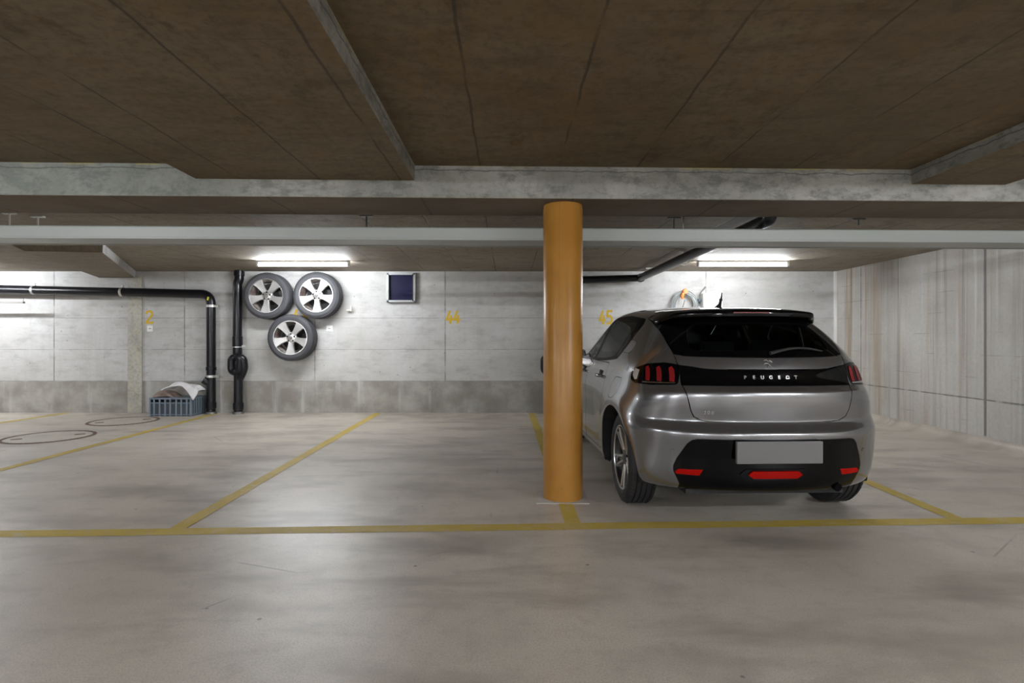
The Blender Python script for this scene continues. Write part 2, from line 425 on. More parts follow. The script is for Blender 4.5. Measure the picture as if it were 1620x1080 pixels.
def tag(o, label=None, cat=None, group=None, kind=None):
    if label: o['label'] = label
    if cat: o['category'] = cat
    if group: o['group'] = group
    if kind: o['kind'] = kind
    return o
def empty(name, loc=(0, 0, 0), rz=0.0, **k):
    o = bpy.data.objects.new(name, None); COL.objects.link(o); o.location = loc; o.rotation_euler = (0, 0, rz); o.empty_display_size = .1
    return tag(o, **k)
def copy_tree(o, parent=None):
    c = o.copy(); COL.objects.link(c); c.parent = parent
    for ch in [x for x in bpy.data.objects if x.parent == o]: copy_tree(ch, c)
    return c
def struct(o): o['kind'] = 'structure'; return o
def circ(n, r, cx=0, cy=0, a0=0, a1=2*PI, end=False):
    return [(cx+r*math.cos(a0+(a1-a0)*i/(n if not end else n-1)), cy+r*math.sin(a0+(a1-a0)*i/(n if not end else n-1))) for i in range(n)]
def arcpath(pts, rad, seg=6):
    """round the corners of a polyline"""
    pts = [Vector(p) for p in pts]; out = [pts[0]]
    for i in range(1, len(pts)-1):
        a, b, c = pts[i-1], pts[i], pts[i+1]
        r = min(rad, (a-b).length*.48, (c-b).length*.48)
        p0 = b+(a-b).normalized()*r; p1 = b+(c-b).normalized()*r
        for k in range(seg+1):
            t = k/seg; out.append(p0*(1-t)**2+b*2*t*(1-t)+p1*t*t)
    out.append(pts[-1]); return out

# ------------------------------------------------------------------ room shell
WY = 8.638; RX = 5.15; LX = -13.0; BY = -7.5
SK = math.tan(math.radians(1.5))      # the beam, duct and front line run slightly skew to the wall
ZB, ZF, ZS = 2.22, 2.352, 2.25        # back bay ceiling, front bay ceiling, dropped strip
struct(MB().box((LX-.2, BY-.2, -.2), (RX+.2, WY+.2, 0)).build('floor', M['floor']))
struct(MB().box((LX-.2, WY, 0), (RX+.2, WY+.2, 2.6)).build('wall_back', M['wall']))
struct(MB().box((RX, BY-.2, 0), (RX+.2, WY, 2.6)).build('wall_right', M['wallr']))
struct(MB().box((LX-.2, BY-.2, 0), (LX, WY, 2.6)).build('wall_left', M['wall']))
struct(MB().box((LX, BY-.2, 0), (RX, BY, 2.6)).build('wall_front', M['wall']))
def yb(x, y0): return y0+SK*x
c_ = MB()
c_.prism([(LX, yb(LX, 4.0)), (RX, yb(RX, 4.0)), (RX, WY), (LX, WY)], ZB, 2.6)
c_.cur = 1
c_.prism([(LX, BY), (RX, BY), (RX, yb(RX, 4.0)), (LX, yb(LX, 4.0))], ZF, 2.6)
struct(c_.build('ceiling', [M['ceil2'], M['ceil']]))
# cross beam
s_ = MB().prism([(LX, yb(LX, 3.80)), (RX, yb(RX, 3.80)), (RX, yb(RX, 4.34)), (LX, yb(LX, 4.34))], 2.13, 2.45)
struct(s_.build('trim_1', M['beam'], bevel=.008))
# dropped strips of the front bay (bevelled left flank)
def strip(name, prof):
    y1 = 3.9
    b = MB(); n = len(prof)
    vs = [(x, BY, z) for x, z in prof]+[(x, yb(x, y1), z) for x, z in prof]
    b.add(vs, [tuple(range(n))[::-1], tuple(range(n, 2*n))]+[(i, (i+1) % n, n+(i+1) % n, n+i) for i in range(n)])
    b.mi = []
    for f in b.f:
        zs = {round(b.v[i][2], 3) for i in f}
        b.mi.append(0 if zs == {round(ZS, 3)} else 1)
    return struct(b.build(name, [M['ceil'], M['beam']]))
strip('trim_2', [(-2.13, ZS), (-.648, ZS), (-.640, ZF+.02), (-2.26, ZF+.02)])
strip('trim_3', [(2.845, ZS), (3.52, ZS), (3.60, ZF+.02), (2.84, ZF+.02)])
# dropped slab of the back bay at the left with its oblique flank
d_ = MB(); zl = 2.12
lo = [(-5.87, WY), (-4.52, 6.12), (-5.3, 6.02), (-6.43, WY)]
hi = [(-5.85, WY), (-4.50, 6.10), (-5.52, 6.0), (-6.66, WY)]
n = 4
d_.add([(x, y, zl) for x, y in lo]+[(x, y, ZB+.01) for x, y in hi], [tuple(range(n))[::-1], tuple(range(n, 2*n))]+[(i, (i+1) % n, n+(i+1) % n, n+i) for i in range(n)])
d_.mi = [0, 0, 1, 0, 0, 1]
struct(d_.build('trim_4', [M['ceil2'], M['wall']]))
# pilaster in the back wall under it
struct(MB().box((-5.97, WY-.02, 0), (-5.75, WY+.02, 2.16)).build('trim_5', M['pilaster']))
# concrete upstand along the right wall foot
cv = [(RX-.16, 0)]+[(RX-.16+.16*math.sin(t*PI/16), .10*(1-math.cos(t*PI/16))) for t in range(1, 9)]+[(RX, 0)]
struct(MB().add([(x, BY, z) for x, z in cv]+[(x, WY, z) for x, z in cv],
    [tuple(range(len(cv))), tuple(range(len(cv), 2*len(cv)))[::-1]]+[(i, (i+1) % len(cv), len(cv)+(i+1) % len(cv), len(cv)+i) for i in range(len(cv))]).build('baseboard_right', M['floor'], smooth=True))
# white strip added for the lit chamfer where back and right wall meet
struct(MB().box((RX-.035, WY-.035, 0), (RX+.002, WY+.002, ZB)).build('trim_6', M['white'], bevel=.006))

# ------------------------------------------------------------------ painted floor lines
def gline(p0, p1, wdt, label, ext=0.0, z=.0015):
    a = Vector((*p0, 0)); b = Vector((*p1, 0)); d = (b-a).normalized(); nn = Vector((-d.y, d.x, 0))*wdt/2
    k = 40; vs = []; fs = []
    for i in range(k+1):
        c = a.lerp(b, i/k)
        e0, e1 = random.uniform(-.004, .004), random.uniform(-.004, .004)
        vs += [c+nn*(1+e0/wdt*2)+Vector((0, 0, z)), c-nn*(1+e1/wdt*2)+Vector((0, 0, z))]
        if i: fs.append((2*i-2, 2*i-1, 2*i+1, 2*i))
    o = MB().add(vs, fs).build('floor_line', M['yellow'])
    return tag(o, label, 'floor marking', 'yellow parking bay lines')
def ext(p, q, t):   # a point beyond q seen from p
    return (p[0]+(q[0]-p[0])*t, p[1]+(q[1]-p[1])*t)
L0, L1 = gp(0, 844.5), gp(1620, 823)
gline(ext(L1, L0, 1.5), (5.0, L0[1]+(L1[1]-L0[1])/(L1[0]-L0[0])*(5.0-L0[0])), .115, 'long yellow floor line running across the whole foreground in front of the bays')
A0, A1 = gp(598, 653.3), gp(281, 836); gline(A0, A1, .10, 'yellow floor line from the wall below the blue window to the front line', z=.0022)
B0, B1 = gp(841, 653.5), gp(908, 831); gline(B0, B1, .10, 'yellow floor line passing under the orange pillar', z=.0022)
C0, C1 = gp(340, 654.5), gp(0, 743.5); gline(C0, ext(C0, C1, 1.7), .10, 'yellow floor line starting at the black pipe beside the crate', z=.0022)
D0, D1 = gp(1114, 654.5), gp(1514, 821); gline(D0, D1, .10, 'yellow floor line right of the grey car', z=.0022)
E0, E1 = gp(108, 652.8), gp(0, 669); gline(E0, ext(E0, E1, 2.5), .10, 'short yellow floor line at the far left behind the manhole covers', z=.0022)

# ------------------------------------------------------------------ manhole covers
def manhole(px, py, r, label):
    x, y = gp(px, py)
    t = empty('manhole_cover', (x, y, 0), label=label, cat='manhole cover', group='manhole covers in the left bay')
    MB().lathe([(r-.035, .001), (r-.035, .006), (r, .006), (r+.004, .001)], 64).build('frame_ring', M['rust'], t, True)
    MB().lathe([(.0005, .004), (r-.045, .004), (r-.045, .001)], 64).build('concrete_lid', M['floor'], t)
    for k, a in enumerate((.5, 3.7)):
        MB().box((-.05, -.02, .004), (.05, .02, .008)).build('lifting_pocket', M['rust'], t, loc=(.6*r*math.cos(a), .75*r*math.sin(a), 0), rot=(0, 0, a))
    return t
manhole(78, 691, .45, 'round manhole cover with rusty ring nearer to the camera, left bay')
manhole(196, 666, .43, 'round manhole cover with rusty ring closer to the back wall and crate')

# ------------------------------------------------------------------ pillar
pX, pY = (890.5-CX)*4.02/F, 4.02
t = empty('pillar', (pX, pY, 0), label='round orange-ochre painted concrete pillar carrying the cross beam', cat='pillar')
MB().lathe([(.0005, 0), (.143, 0), (.143, 2.105), (.140, 2.112), (.140, 2.13), (.0005, 2.13)], 96).build('shaft', M['pillar'], t, True)
o = MB().prism([(-.20, -.16), (.17, -.165), (.18, .15), (-.18, .16)], .0005, .005).build('bare_concrete_patch', pm('bare_concrete', (.50, .485, .46), .8, bump=.6, bscale=60), t)

# ------------------------------------------------------------------ grey duct
zb0, zt0 = 1.955, 2.055
ang = math.atan(SK)
t = empty('ventilation_duct', (0, 4.42, 0), ang, label='long flat grey duct hanging behind the cross beam', cat='duct')
MB().box((LX+.3, 0, zb0), (5.05, .30, zt0)).build('duct_casing', M['duct'], t, bevel=.012, smooth=True, seg=3)
MB().box((LX+.3, -.006, zb0-.004), (5.05, .004, zb0+.006)).build('front_flange', M['duct'], t)
MB().box((LX+.3, .296, zb0-.006), (5.05, .306, zb0+.006)).build('rear_flange', M['duct'], t)
# ceiling hangers
def hanger(px, py, Y, zlow, label, m='steeldark', wd=.11, rot=0):
    x = (px-CX)*Y/F
    t = empty('ceiling_hanger', (x, Y, 0), rot, label=label, cat='pipe hanger', group='small metal hangers under the back ceiling')
    MB().box((-wd/2, -.015, ZB-.012), (wd/2, .015, ZB)).build('anchor_plate', M[m], t)
    MB().cyl((0, 0, zlow), (0, 0, ZB-.01), .007, n=10).build('threaded_rod', M[m], t)
hanger(15, 0, 4.62, zt0-.01, 'pale T-shaped hanger above the duct, furthest left', 'white')
hanger(60, 0, 4.75, zt0-.03, 'pale T-shaped hanger above the duct, second from the left', 'white')
hanger(580, 0, 4.72, zt0-.03, 'dark hanger above the duct between the left wheels and window')
hanger(1066, 0, 4.80, zt0-.03, 'dark hanger above the duct, left one of the pair by the black pipe')
hanger(1081, 0, 4.55, zt0-.01, 'dark hanger above the duct, right one of the pair by the black pipe')
hanger(1358, 0, 4.85, 2.16, 'small dark hanger stub on the ceiling right of the black pipe')

# ------------------------------------------------------------------ lamps
def lamp(i, X, Y, Z, L, rot, k, label, zc):
    t = empty('ceiling_light', (X, Y, 0), rot, label=label, cat='light', group='fluorescent batten lights')
    MB().box((-L/2-.03, -.028, zc-.030), (L/2+.03, .028, zc)).build('housing', M['lampbody'], t, bevel=.004)
    MB().cyl((-L/2, 0, Z), (L/2, 0, Z), .021, n=12).build('tube', mat_tube(TUBE_POWER*k), t, smooth=True)
    for s in (-1, 1):
        MB().box((min(s*L/2, s*(L/2+.03)), -.024, Z-.024), (max(s*L/2, s*(L/2+.03)), .024, zc-.028)).build('end_cap', M['lampbody'], t, bevel=.003)
names = ['white tube light on the ceiling above the wall-hung wheels', 'white tube light on the ceiling above the grey car',
         'tube light beyond the left edge lighting the left wall', 'tube light just behind the viewer, leftmost of its row', 'tube light just behind the viewer, middle of its row', 'tube light just behind the viewer, nearest the right wall',
         'tube light at the far end behind the viewer, leftmost of its row', 'tube light at the far end behind the viewer, middle of its row', 'tube light at the far end behind the viewer, nearest the right wall']
for i, (X, Y, Z, L, r_, k) in enumerate(LAMPS):
    lamp(i, X, Y, Z if Y > 0 else 2.27, L, r_, k, names[i], ZB if Y > 4 else ZF)

# ------------------------------------------------------------------ black drain pipes
PR = .066
def clamp(parent, c, axis, r):
    b = MB()
    if axis == 'z': b.lathe([(r, -.018), (r+.006, -.018), (r+.006, .018), (r, .018)], 28, 'z', closed=True)
    else: b.lathe([(r, -.018), (r+.006, -.018), (r+.006, .018), (r, .018)], 28, 'x', closed=True)
    if axis == 'z': b.box((r, -.012, -.015), (r+.05, .012, .015)); b.cyl((0, r, 0), (0, WY-yp-c[1]-.004, 0), .008, n=8)
    else: b.box((-.015, -.012, r), (.015, .012, r+.04)); b.cyl((0, r, 0), (0, WY-yp-c[1]-.004, 0), .008, n=8)
    return b.build('clamp', M['steel'], parent, loc=c, smooth=True)
def sleeve(b, c, r, h, axis='z'):
    b.lathe([(r-.012, -h/2-.006), (r+.008, -h/2), (r+.008, h/2), (r-.012, h/2+.006)], 28, axis, c=c)
# left run
yp = 8.52
t = empty('drain_pipe', (wp(334, 0, yp)[0], yp, 0), label='black drain pipe running in from the left edge and turning down beside the crate', cat='pipe')
ox = t.location.x
zt = wp(0, 465, yp)[2]
path = arcpath([(-9.5-ox, -.12, wp(0, 455.5, 8.4)[2]+.02), (0, 0, zt), (0, 0, .02)], .16, 8)
b = MB().tube(path, PR, 28)
sleeve(b, (0, 0, .70), PR+.002, .05); sleeve(b, (0, 0, .13), PR+.002, .09)
b.build('pipe_run', M['blackpipe'], t, True)
MB().tube([(-.00, 0, .47), (-.06, -.02, .50), (-.10, -.04, .53)], [.06, .058, .056], 24).build('cleanout_branch', M['blackpipe'], t, True)
for z in (wp(0, 484, yp)[2], wp(0, 595, yp)[2]): clamp(t, (0, 0, z), 'z', PR+.001)
for px in (60, 196):
    x = wp(px, 0, yp)[0]-ox; f = (x+9.5+ox-ox)/(9.5+ox) if False else None
    x0, z0, x1, z1 = -9.5-ox, wp(0, 455.5, 8.4)[2]+.02, 0, zt
    u = (x-x0)/(x1-x0); cc = clamp(t, (x, -.12*(1-u), z0+(z1-z0)*u), 'x', PR+.001)
MB().box((-.012, -.008, -.026), (.012, .004, .026)).build('yellow_sticker', M['yellowtag'], t, loc=(-.012, -.066, zt-.075), rot=(0, .25, 0))
MB().lathe([(.045, 0), (.085, 0), (.075, .03), (.06, .035)], 24).build('foot_collar', M['steeldark'], t, True)
# trap pipe
def trap_pipe(px, label, top, full=True):
    x = wp(px, 0, yp)[0]
    t = empty('drain_pipe', (x, yp, 0), label=label, cat='pipe')
    b = MB()
    if full:
        b.tube(arcpath([(.015, 0, ZB), (.015, 0, 2.08), (-.012, 0, 2.02), (-.012, 0, .90)], .05, 4), PR, 28)
        sleeve(b, (.015, 0, 2.17), PR+.003, .07)
    else:
        b.tube(arcpath([(top[0]-x, top[1]-yp, top[2]), (0, 0, top[3]), (0, 0, .90)], .13, 6), PR-.012, 28)
    sleeve(b, (-.012 if full else 0, 0, 1.12), PR, .16)
    b.tube([(0, 0, .66), (0, 0, .02)], PR-.002, 28)
    sleeve(b, (0, 0, .12), PR+.002, .1)
    b.build('pipe_run', M['blackpipe'], t, True)
    tr = MB().tube(arcpath([(-.012, 0, .96), (-.012, 0, .88), (-.10, -.01, .86), (-.10, -.01, .66), (.0, -.03, .64), (.05, -.05, .70), (.06, -.06, .87), (.0, -.06, .89), (.10, -.05, .86), (.115, -.04, .70), (.06, -.02, .60), (.0, 0, .52)], .07, 4), PR-.008, 24)
    tr.build('siphon_trap', M['blackpipe'], t, True)
    clamp(t, (-.012 if full else 0, 0, 1.045), 'z', PR+.001)
    MB().lathe([(.045, 0), (.085, 0), (.075, .03), (.06, .035)], 24).build('foot_collar', M['steeldark'], t, True)
    return t
trap_pipe(377, 'vertical black drain pipe with a bulging trap left of the wheels', None)
px_, py_ = wp(1012, 440, 8.45)[0], 8.45
t = trap_pipe(871, 'black drain pipe dropping behind the pillar, linked to the slanting pipe above the car', (px_, py_, 2.095, 2.06), False)
b = MB().tube(arcpath([(px_-t.location.x, py_-yp, 2.095), (2.13-t.location.x, 4.80-yp, 2.135), (2.10-t.location.x, 4.50-yp, 2.120), (2.10-t.location.x, 4.42-yp, 2.125), (2.10-t.location.x, 4.41-yp, 2.165)], .12, 5), PR-.011, 28)
sleeve(b, (px_-t.location.x+.01, py_-yp-.02, 2.095), PR-.008, .06, 'y')
b.build('overhead_run', M['blackpipe'], t, True)
for yy in (8.2, 6.6):
    MB().lathe([(PR-.010, -.014), (PR-.003, -.014), (PR-.003, .014), (PR-.010, .014)], 24, 'y', closed=True).cyl((0, 0, PR-.006), (0, 0, ZB-2.112), .007, n=8).box((-.06, -.012, ZB-2.122), (.06, .012, ZB-2.108)).build('clamp', M['steel'], t, loc=(2.115-t.location.x, yy-yp, 2.106), smooth=True)
# thin trapeze rail under the left pipe
x0 = wp(38, 478, 8.3)
t = empty('hanging_rail', (x0[0], 8.3, 0), label='thin metal rail hung below the black pipe at the left edge', cat='rail')
MB().box((-1.6, -.02, x0[2]-.015), (0, .02, x0[2]+.010)).build('rail', M['steeldark'], t)
MB().cyl((-.01, 0, x0[2]), (-.01, 0, 1.78), .005, n=8).build('rod', M['steeldark'], t)

# ------------------------------------------------------------------ wall items
def on_wall(px, py): return wp(px, py, WY)
# little window
x0, _, z1 = on_wall(613, 432); x1, _, z0 = on_wall(658, 478.5)
t = empty('window_1', ((x0+x1)/2, WY, z0), label='small square window with grey metal frame and blue pane', cat='window'); t['kind'] = 'structure'
wd, hh = x1-x0, z1-z0
b = MB(); fr = .035
for a, c in (((-wd/2, 0), (-wd/2+fr, hh)), ((wd/2-fr, 0), (wd/2, hh)), ((-wd/2, 0), (wd/2, fr)), ((-wd/2, hh-fr), (wd/2, hh))):
    b.box((a[0], -.07, a[1]), (c[0], .0, c[1]))
b.build('window_frame', pm('grey_window_frame', (.40, .41, .42), .45, .3), t, bevel=.004)
MB().box((-wd/2+fr, -.012, fr), (wd/2-fr, -.002, hh-fr)).build('window_pane', M['winglass'], t)
MB().box((wd/2-fr-.012, -.074, .02), (wd/2-fr+.004, -.066, hh-.02)).build('window_seal', M['dark'], t)
# sockets
for px, py, lb in ((238, 519.5, 'small white square wall plate below the yellow number 2'), (521.5, 519.5, 'small white square wall plate right of the lowest hung wheel')):
    x, _, z = on_wall(px, py)
    t = empty('wall_plate', (x, WY, z), label=lb, cat='wall plate', group='white wall plates')
    MB().box((-.048, -.012, -.048), (.048, 0, .048)).build('cover', M['white'], t, bevel=.004)
    MB().box((-.018, -.015, -.006), (.018, -.011, .006)).build('slot', M['steeldark'], t)
x, _, z = on_wall(555, 491)
t = empty('wall_tap', (x, WY, z), label='small metal tap fitting sticking out of the wall right of the upper wheels', cat='tap')
MB().tube([(0, 0, 0), (0, -.07, 0)], .012, 12).tube([(-.05, -.06, -.005), (.01, -.06, .0)], .014, 12).build('body', pm('brass', (.55, .50, .38), .4, .7), t, True)
MB().box((.012, -.075, -.02), (.030, -.045, .07)).build('handle', M['steel'], t, bevel=.004)
# painted stencil numbers
DIG = {'4': [[(.42, 1), (.08, .38), (.05, .30)], [(.0, .30), (.72, .30)], [(.52, .62), (.46, 0)]],
       '5': [[(.70, 1), (.15, 1)], [(.15, 1), (.13, .58)], [(.13, .58), (.45, .62), (.66, .45), (.66, .22), (.48, .04), (.08, .02)]],
       '2': [[(.08, .80), (.2, .96), (.45, 1), (.64, .86), (.62, .64), (.38, .38), (.08, .04)], [(.08, .04), (.72, .04)]],
       '3': [[(.08, .96), (.62, .96)], [(.62, .96), (.34, .60)], [(.34, .6), (.62, .5), (.68, .26), (.48, .04), (.06, .04)]]}
def number(txt, px0, px1, py0, py1, label):
    xa, _, za = on_wall(px0, py1); xb, _, zb = on_wall(px1, py0)
    t = empty('painted_number', (xa, WY-.0015, za), label=label, cat='number', group='yellow stencilled bay numbers')
    H = zb-za; W = (xb-xa)/len(txt)
    for k, ch in enumerate(txt):
        b = MB(); lw = .017; seg = 0
        for st in DIG[ch]:
            for (a, c) in zip(st[:-1], st[1:]):
                p = Vector((a[0]*W*1.2, 0, a[1]*H)); r = Vector((c[0]*W*1.2, 0, c[1]*H)); d = (r-p).normalized(); nn = Vector((-d.z, 0, d.x))*lw; p.y -= .0002*seg; r.y -= .0002*seg; seg += 1
                p = p-d*lw*.5; r = r+d*lw*.5
                b.add([p-nn, r-nn, r+nn, p+nn, *[v+Vector((0, .0015, 0)) for v in (p-nn, r-nn, r+nn, p+nn)]], [(0, 1, 2, 3), (7, 6, 5, 4), (0, 4, 5, 1), (1, 5, 6, 2), (2, 6, 7, 3), (3, 7, 4, 0)])
        b.build('digit', M['numpaint'], t, loc=(k*W, 0, 0))
number('2', 230, 244, 492, 511, 'yellow painted number 2 on the wall above a white plate')
number('43', 463, 488, 490, 510, 'yellow painted number 43 mostly hidden behind the hung wheels')
number('44', 706, 729, 492, 511, 'yellow painted number 44 in the middle of the wall')
number('45', 948, 970, 492, 512, 'yellow painted number 45 beside the roof of the car')

# ------------------------------------------------------------------ wheels
def spoke_mesh(b, a, st):
    """st: list of (r, offset, halfwidth, zfront, zback)"""
    ca, sa = math.cos(a), math.sin(a); vs = []; fs = []
    for r, off, hw, zf, zb in st:
        for (tt, z) in ((-hw, zb), (-hw, zf-.006), (-hw+.006, zf), (-hw*.25, zf-.002), (hw*.25, zf-.002), (hw-.006, zf), (hw, zf-.006), (hw, zb)):
            u, v = r, off+tt
            vs.append((u*ca-v*sa, u*sa+v*ca, z))
    k = 8
    for i in range(len(st)-1):
        for j in range(k): fs.append((i*k+j, i*k+(j+1) % k, (i+1)*k+(j+1) % k, (i+1)*k+j))
    fs.append(tuple(range(k))); fs.append(tuple((len(st)-1)*k+j for j in range(k))[::-1])
    b.add(vs, fs)
def tyre_profile(R, r, wd, grooves=4):
    h = wd/2
    p = [(r, -h*.86), (r+.010, -h*.93), (r+(R-r)*.35, -h*1.0), (r+(R-r)*.6, -h*1.0), (R-.028, -h*.93), (R-.012, -h*.84), (R-.004, -h*.74)]
    tr = []
    xs = np.linspace(-h*.70, h*.70, grooves*4+3)
    gw = h*.05
    cuts = [(-.5+(i+.5)/grooves)*2*h*.62*1.15 for i in range(grooves)]
    for c in cuts: tr += [(R, c-gw), (R-.008, c-gw*.8), (R-.008, c+gw*.8), (R, c+gw)]
    q = [(a, -z) for a, z in reversed(p)]
    return p+tr+q
def build_tyre(name, R, r, wd, mat, parent=None, sipes=60):
    b = MB().lathe(tyre_profile(R, r, wd), 120)
    b.lathe([(r+.012, -wd/2*.93), (r-.005, -wd/2*.7), (r-.005, wd/2*.7), (r+.012, wd/2*.93)], 72)
    # cross sipes: thin raised blocks along the shoulders
    s = b
    for i in range(sipes):
        a = 2*PI*i/sipes; da = PI/sipes*.72
        for sg in (-1, 1):
            z0, z1 = sg*wd/2*.66, sg*wd/2*.86
            ra, rb = R+.003, R-.010
            vs = []
            for aa in (a-da, a+da):
                vs += [(ra*math.cos(aa), ra*math.sin(aa), z0), (rb*math.cos(aa), rb*math.sin(aa), z1), ((rb-.02)*math.cos(aa), (rb-.02)*math.sin(aa), z1), ((ra-.02)*math.cos(aa), (ra-.02)*math.sin(aa), z0)]
            s.add(vs, [(0, 1, 2, 3), (7, 6, 5, 4), (0, 4, 5, 1), (1, 5, 6, 2), (2, 6, 7, 3), (3, 7, 4, 0)])
    return b.build(name, mat, parent, True, angle=30)

def wall_wheel(px, py, rot, label):
    Yf = WY-.265
    x, y, z = wp(px, py, Yf)
    t = empty('spare_wheel', (x, WY-.03, z), label=label, cat='wheel', group='alloy wheels hung on the wall')
    t.rotation_euler = (PI/2, rot, 0)       # local +Z faces the room (-Y)
    # local z: 0 at the wall side, .235 at the outer face
    ty = build_tyre('tyre', .356, .252, .235, M['rubberdusty'], t); ty.location = (0, 0, .118)
    b = MB().lathe([(.256, .222), (.262, .216), (.250, .205), (.238, .15), (.228, .06), (.240, .01), (.255, .01)], 72)
    b.build('rim_barrel', M['rimdirty'], t, True)
    MB().lathe([(.246, .210), (.252, .226), (.262, .226), (.266, .214)], 72).build('rim_lip', M['alu'], t, True)
    s = MB()
    for k in range(5):
        a = -PI/2+k*2*PI/5
        spoke_mesh(s, a, [(.03, 0, .034, .196, .150), (.07, 0, .036, .198, .150), (.12, 0, .041, .204, .155), (.18, 0, .054, .212, .165), (.225, 0, .070, .216, .175), (.250, 0, .080, .218, .18)])
    s.build('spokes', M['aludusty'], t, True)
    MB().lathe([(.0005, .204), (.030, .204), (.060, .198), (.085, .190), (.088, .150)], 48).build('hub', M['alu'], t, True)
    cp = MB().lathe([(.0005, .212), (.024, .210), (.029, .203)], 32).build('centre_cap', M['steeldark'], t, True)
    for k in range(5):
        a = -PI/2+PI/5+k*2*PI/5
        MB().lathe([(.0005, .1985), (.010, .1985), (.012, .1995), (.013, .193)], 16, c=(.055*math.cos(a), .055*math.sin(a), 0.003)).build('lug_hole', M['gap'], t)
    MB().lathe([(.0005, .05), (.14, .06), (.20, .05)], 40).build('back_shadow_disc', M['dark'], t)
    MB().cyl((0, 0, -.027), (0, 0, .06), .02, n=12).build('wall_peg', M['steeldark'], t)
    return t
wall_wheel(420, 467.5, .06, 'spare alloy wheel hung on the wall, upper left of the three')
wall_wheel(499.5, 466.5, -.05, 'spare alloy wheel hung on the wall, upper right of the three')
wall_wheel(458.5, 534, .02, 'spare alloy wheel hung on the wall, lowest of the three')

# ------------------------------------------------------------------ crate with cloths
cx0, cy0 = gp(236, 658.2); cx1, _ = gp(303, 658.2)
cw = cx1-cx0; cd, chh = .40, .275
t = empty('crate', (cx0, cy0, 0), label='blue-grey slatted plastic crate standing by the black pipe at the wall', cat='crate')
cd = min(cd, WY-cy0-.02)
b = MB()
b.box((0, 0, .0), (cw, cd, .015))
b.box((0, 0, chh-.025), (cw, .012, chh)); b.box((0, cd-.012, chh-.025), (cw, cd, chh)); b.box((0, 0, chh-.025), (.012, cd, chh)); b.box((cw-.012, 0, chh-.025), (cw, cd, chh))
b.box((0, 0, chh-.085), (cw, .008, chh-.07)); b.box((0, 0, .0), (cw, .01, .03)); b.box((cw-.01, 0, 0), (cw, cd, .03))
b.box((-.004, -.006, chh-.012), (cw+.004, cd+.004, chh))
b.build('crate_frame', M['crate'], t)
for f in (0, .10, .23, .36, .48, .62, .74, .87, .96):
    MB().box((f*cw, -.004, 0), (f*cw+.022, .008, chh-.01)).build('slat', M['crate'], t)
for f in (0, .16, .32, .48, .64, .80, .94):
    MB().box((cw-.008, f*cd, 0), (cw+.004, f*cd+.022, chh-.01)).build('slat', M['crate'], t)
b = MB().box((.02, .012, .015), (cw-.012, .016, chh-.07)); b.box((cw-.016, .015, .015), (cw-.012, cd-.02, chh-.03)); b.box((0.004, .012, .015), (.008, cd-.01, chh-.03)); b.box((.01, cd-.016, .015), (cw-.02, cd-.012, chh-.03))
b.build('crate_wall', pm('dark_crate_wall', (.07, .085, .10), .5), t)
def cloth(name, outline, z0, amp, mat, label, seed, thick=.02):
    rnd = random.Random(seed); ph = [rnd.uniform(0, 6) for _ in range(6)]
    nx, ny = 34, 20; vs = []; fs = []
    (ax, ay), (bx, by) = outline
    for i in range(nx+1):
        for j in range(ny+1):
            u, v = i/nx, j/ny
            e = 1+.12*math.sin(5*u+ph[0])+.08*math.sin(11*v+ph[1])
            x = ax+(bx-ax)*u+.02*math.sin(9*v+ph[2]); y = ay+(by-ay)*v+.03*math.sin(7*u+ph[3])
            edge = min(1, 6*min(u, 1-u, v, 1-v)+.15)
            z = z0(u, v)+amp*edge*(.5+.5*math.sin(8*u*e+4*v+ph[4]))*(.6+.4*math.sin(13*v-6*u+ph[5]))
            vs.append((x, y, z))
    for i in range(nx):
        for j in range(ny): fs.append((i*(ny+1)+j, (i+1)*(ny+1)+j, (i+1)*(ny+1)+j+1, i*(ny+1)+j+1))
    o = MB().add(vs, fs).build(name, mat, None, True, angle=80)
    m = o.modifiers.new('thick', 'SOLIDIFY'); m.thickness = thick; m.offset = 1
    s = o.modifiers.new('sub', 'SUBSURF'); s.levels = s.render_levels = 1
    return tag(o, label, 'cloth')
X0, Y0 = cx0, cy0
cloth('cloth', ((X0+.03, Y0+.05), (X0+.36, Y0+.30)), lambda u, v: chh-.02+.09*math.sin(PI*min(1, u*.9+.15))*math.sin(PI*(v*.8+.1)), .03, M['clothb'], 'crumpled brown cloth heaped at the left in the crate', 3)
def zc(u, v):
    z = chh+.05+.12*math.sin(PI*(u*.75+.15))
    if u > .62 and v < .3: z -= (u-.62)*.35*(1-v/.3)
    return z
cloth('cloth', ((X0+.19, Y0-.012), (X0+cw+.05, Y0+.27)), zc, .05, M['clothw'], 'crumpled white cloth lying over the right side of the crate', 11)
# a few things seen between the slats
o = MB().lathe([(.0005, 0), (.05, 0), (.052, .09), (.04, .10), (.0005, .105)], 24).build('bottle_can', M['orangeplastic'], None, True, loc=(X0+.30, Y0+.09, .016)); tag(o, 'small orange container inside the slatted crate', 'container')

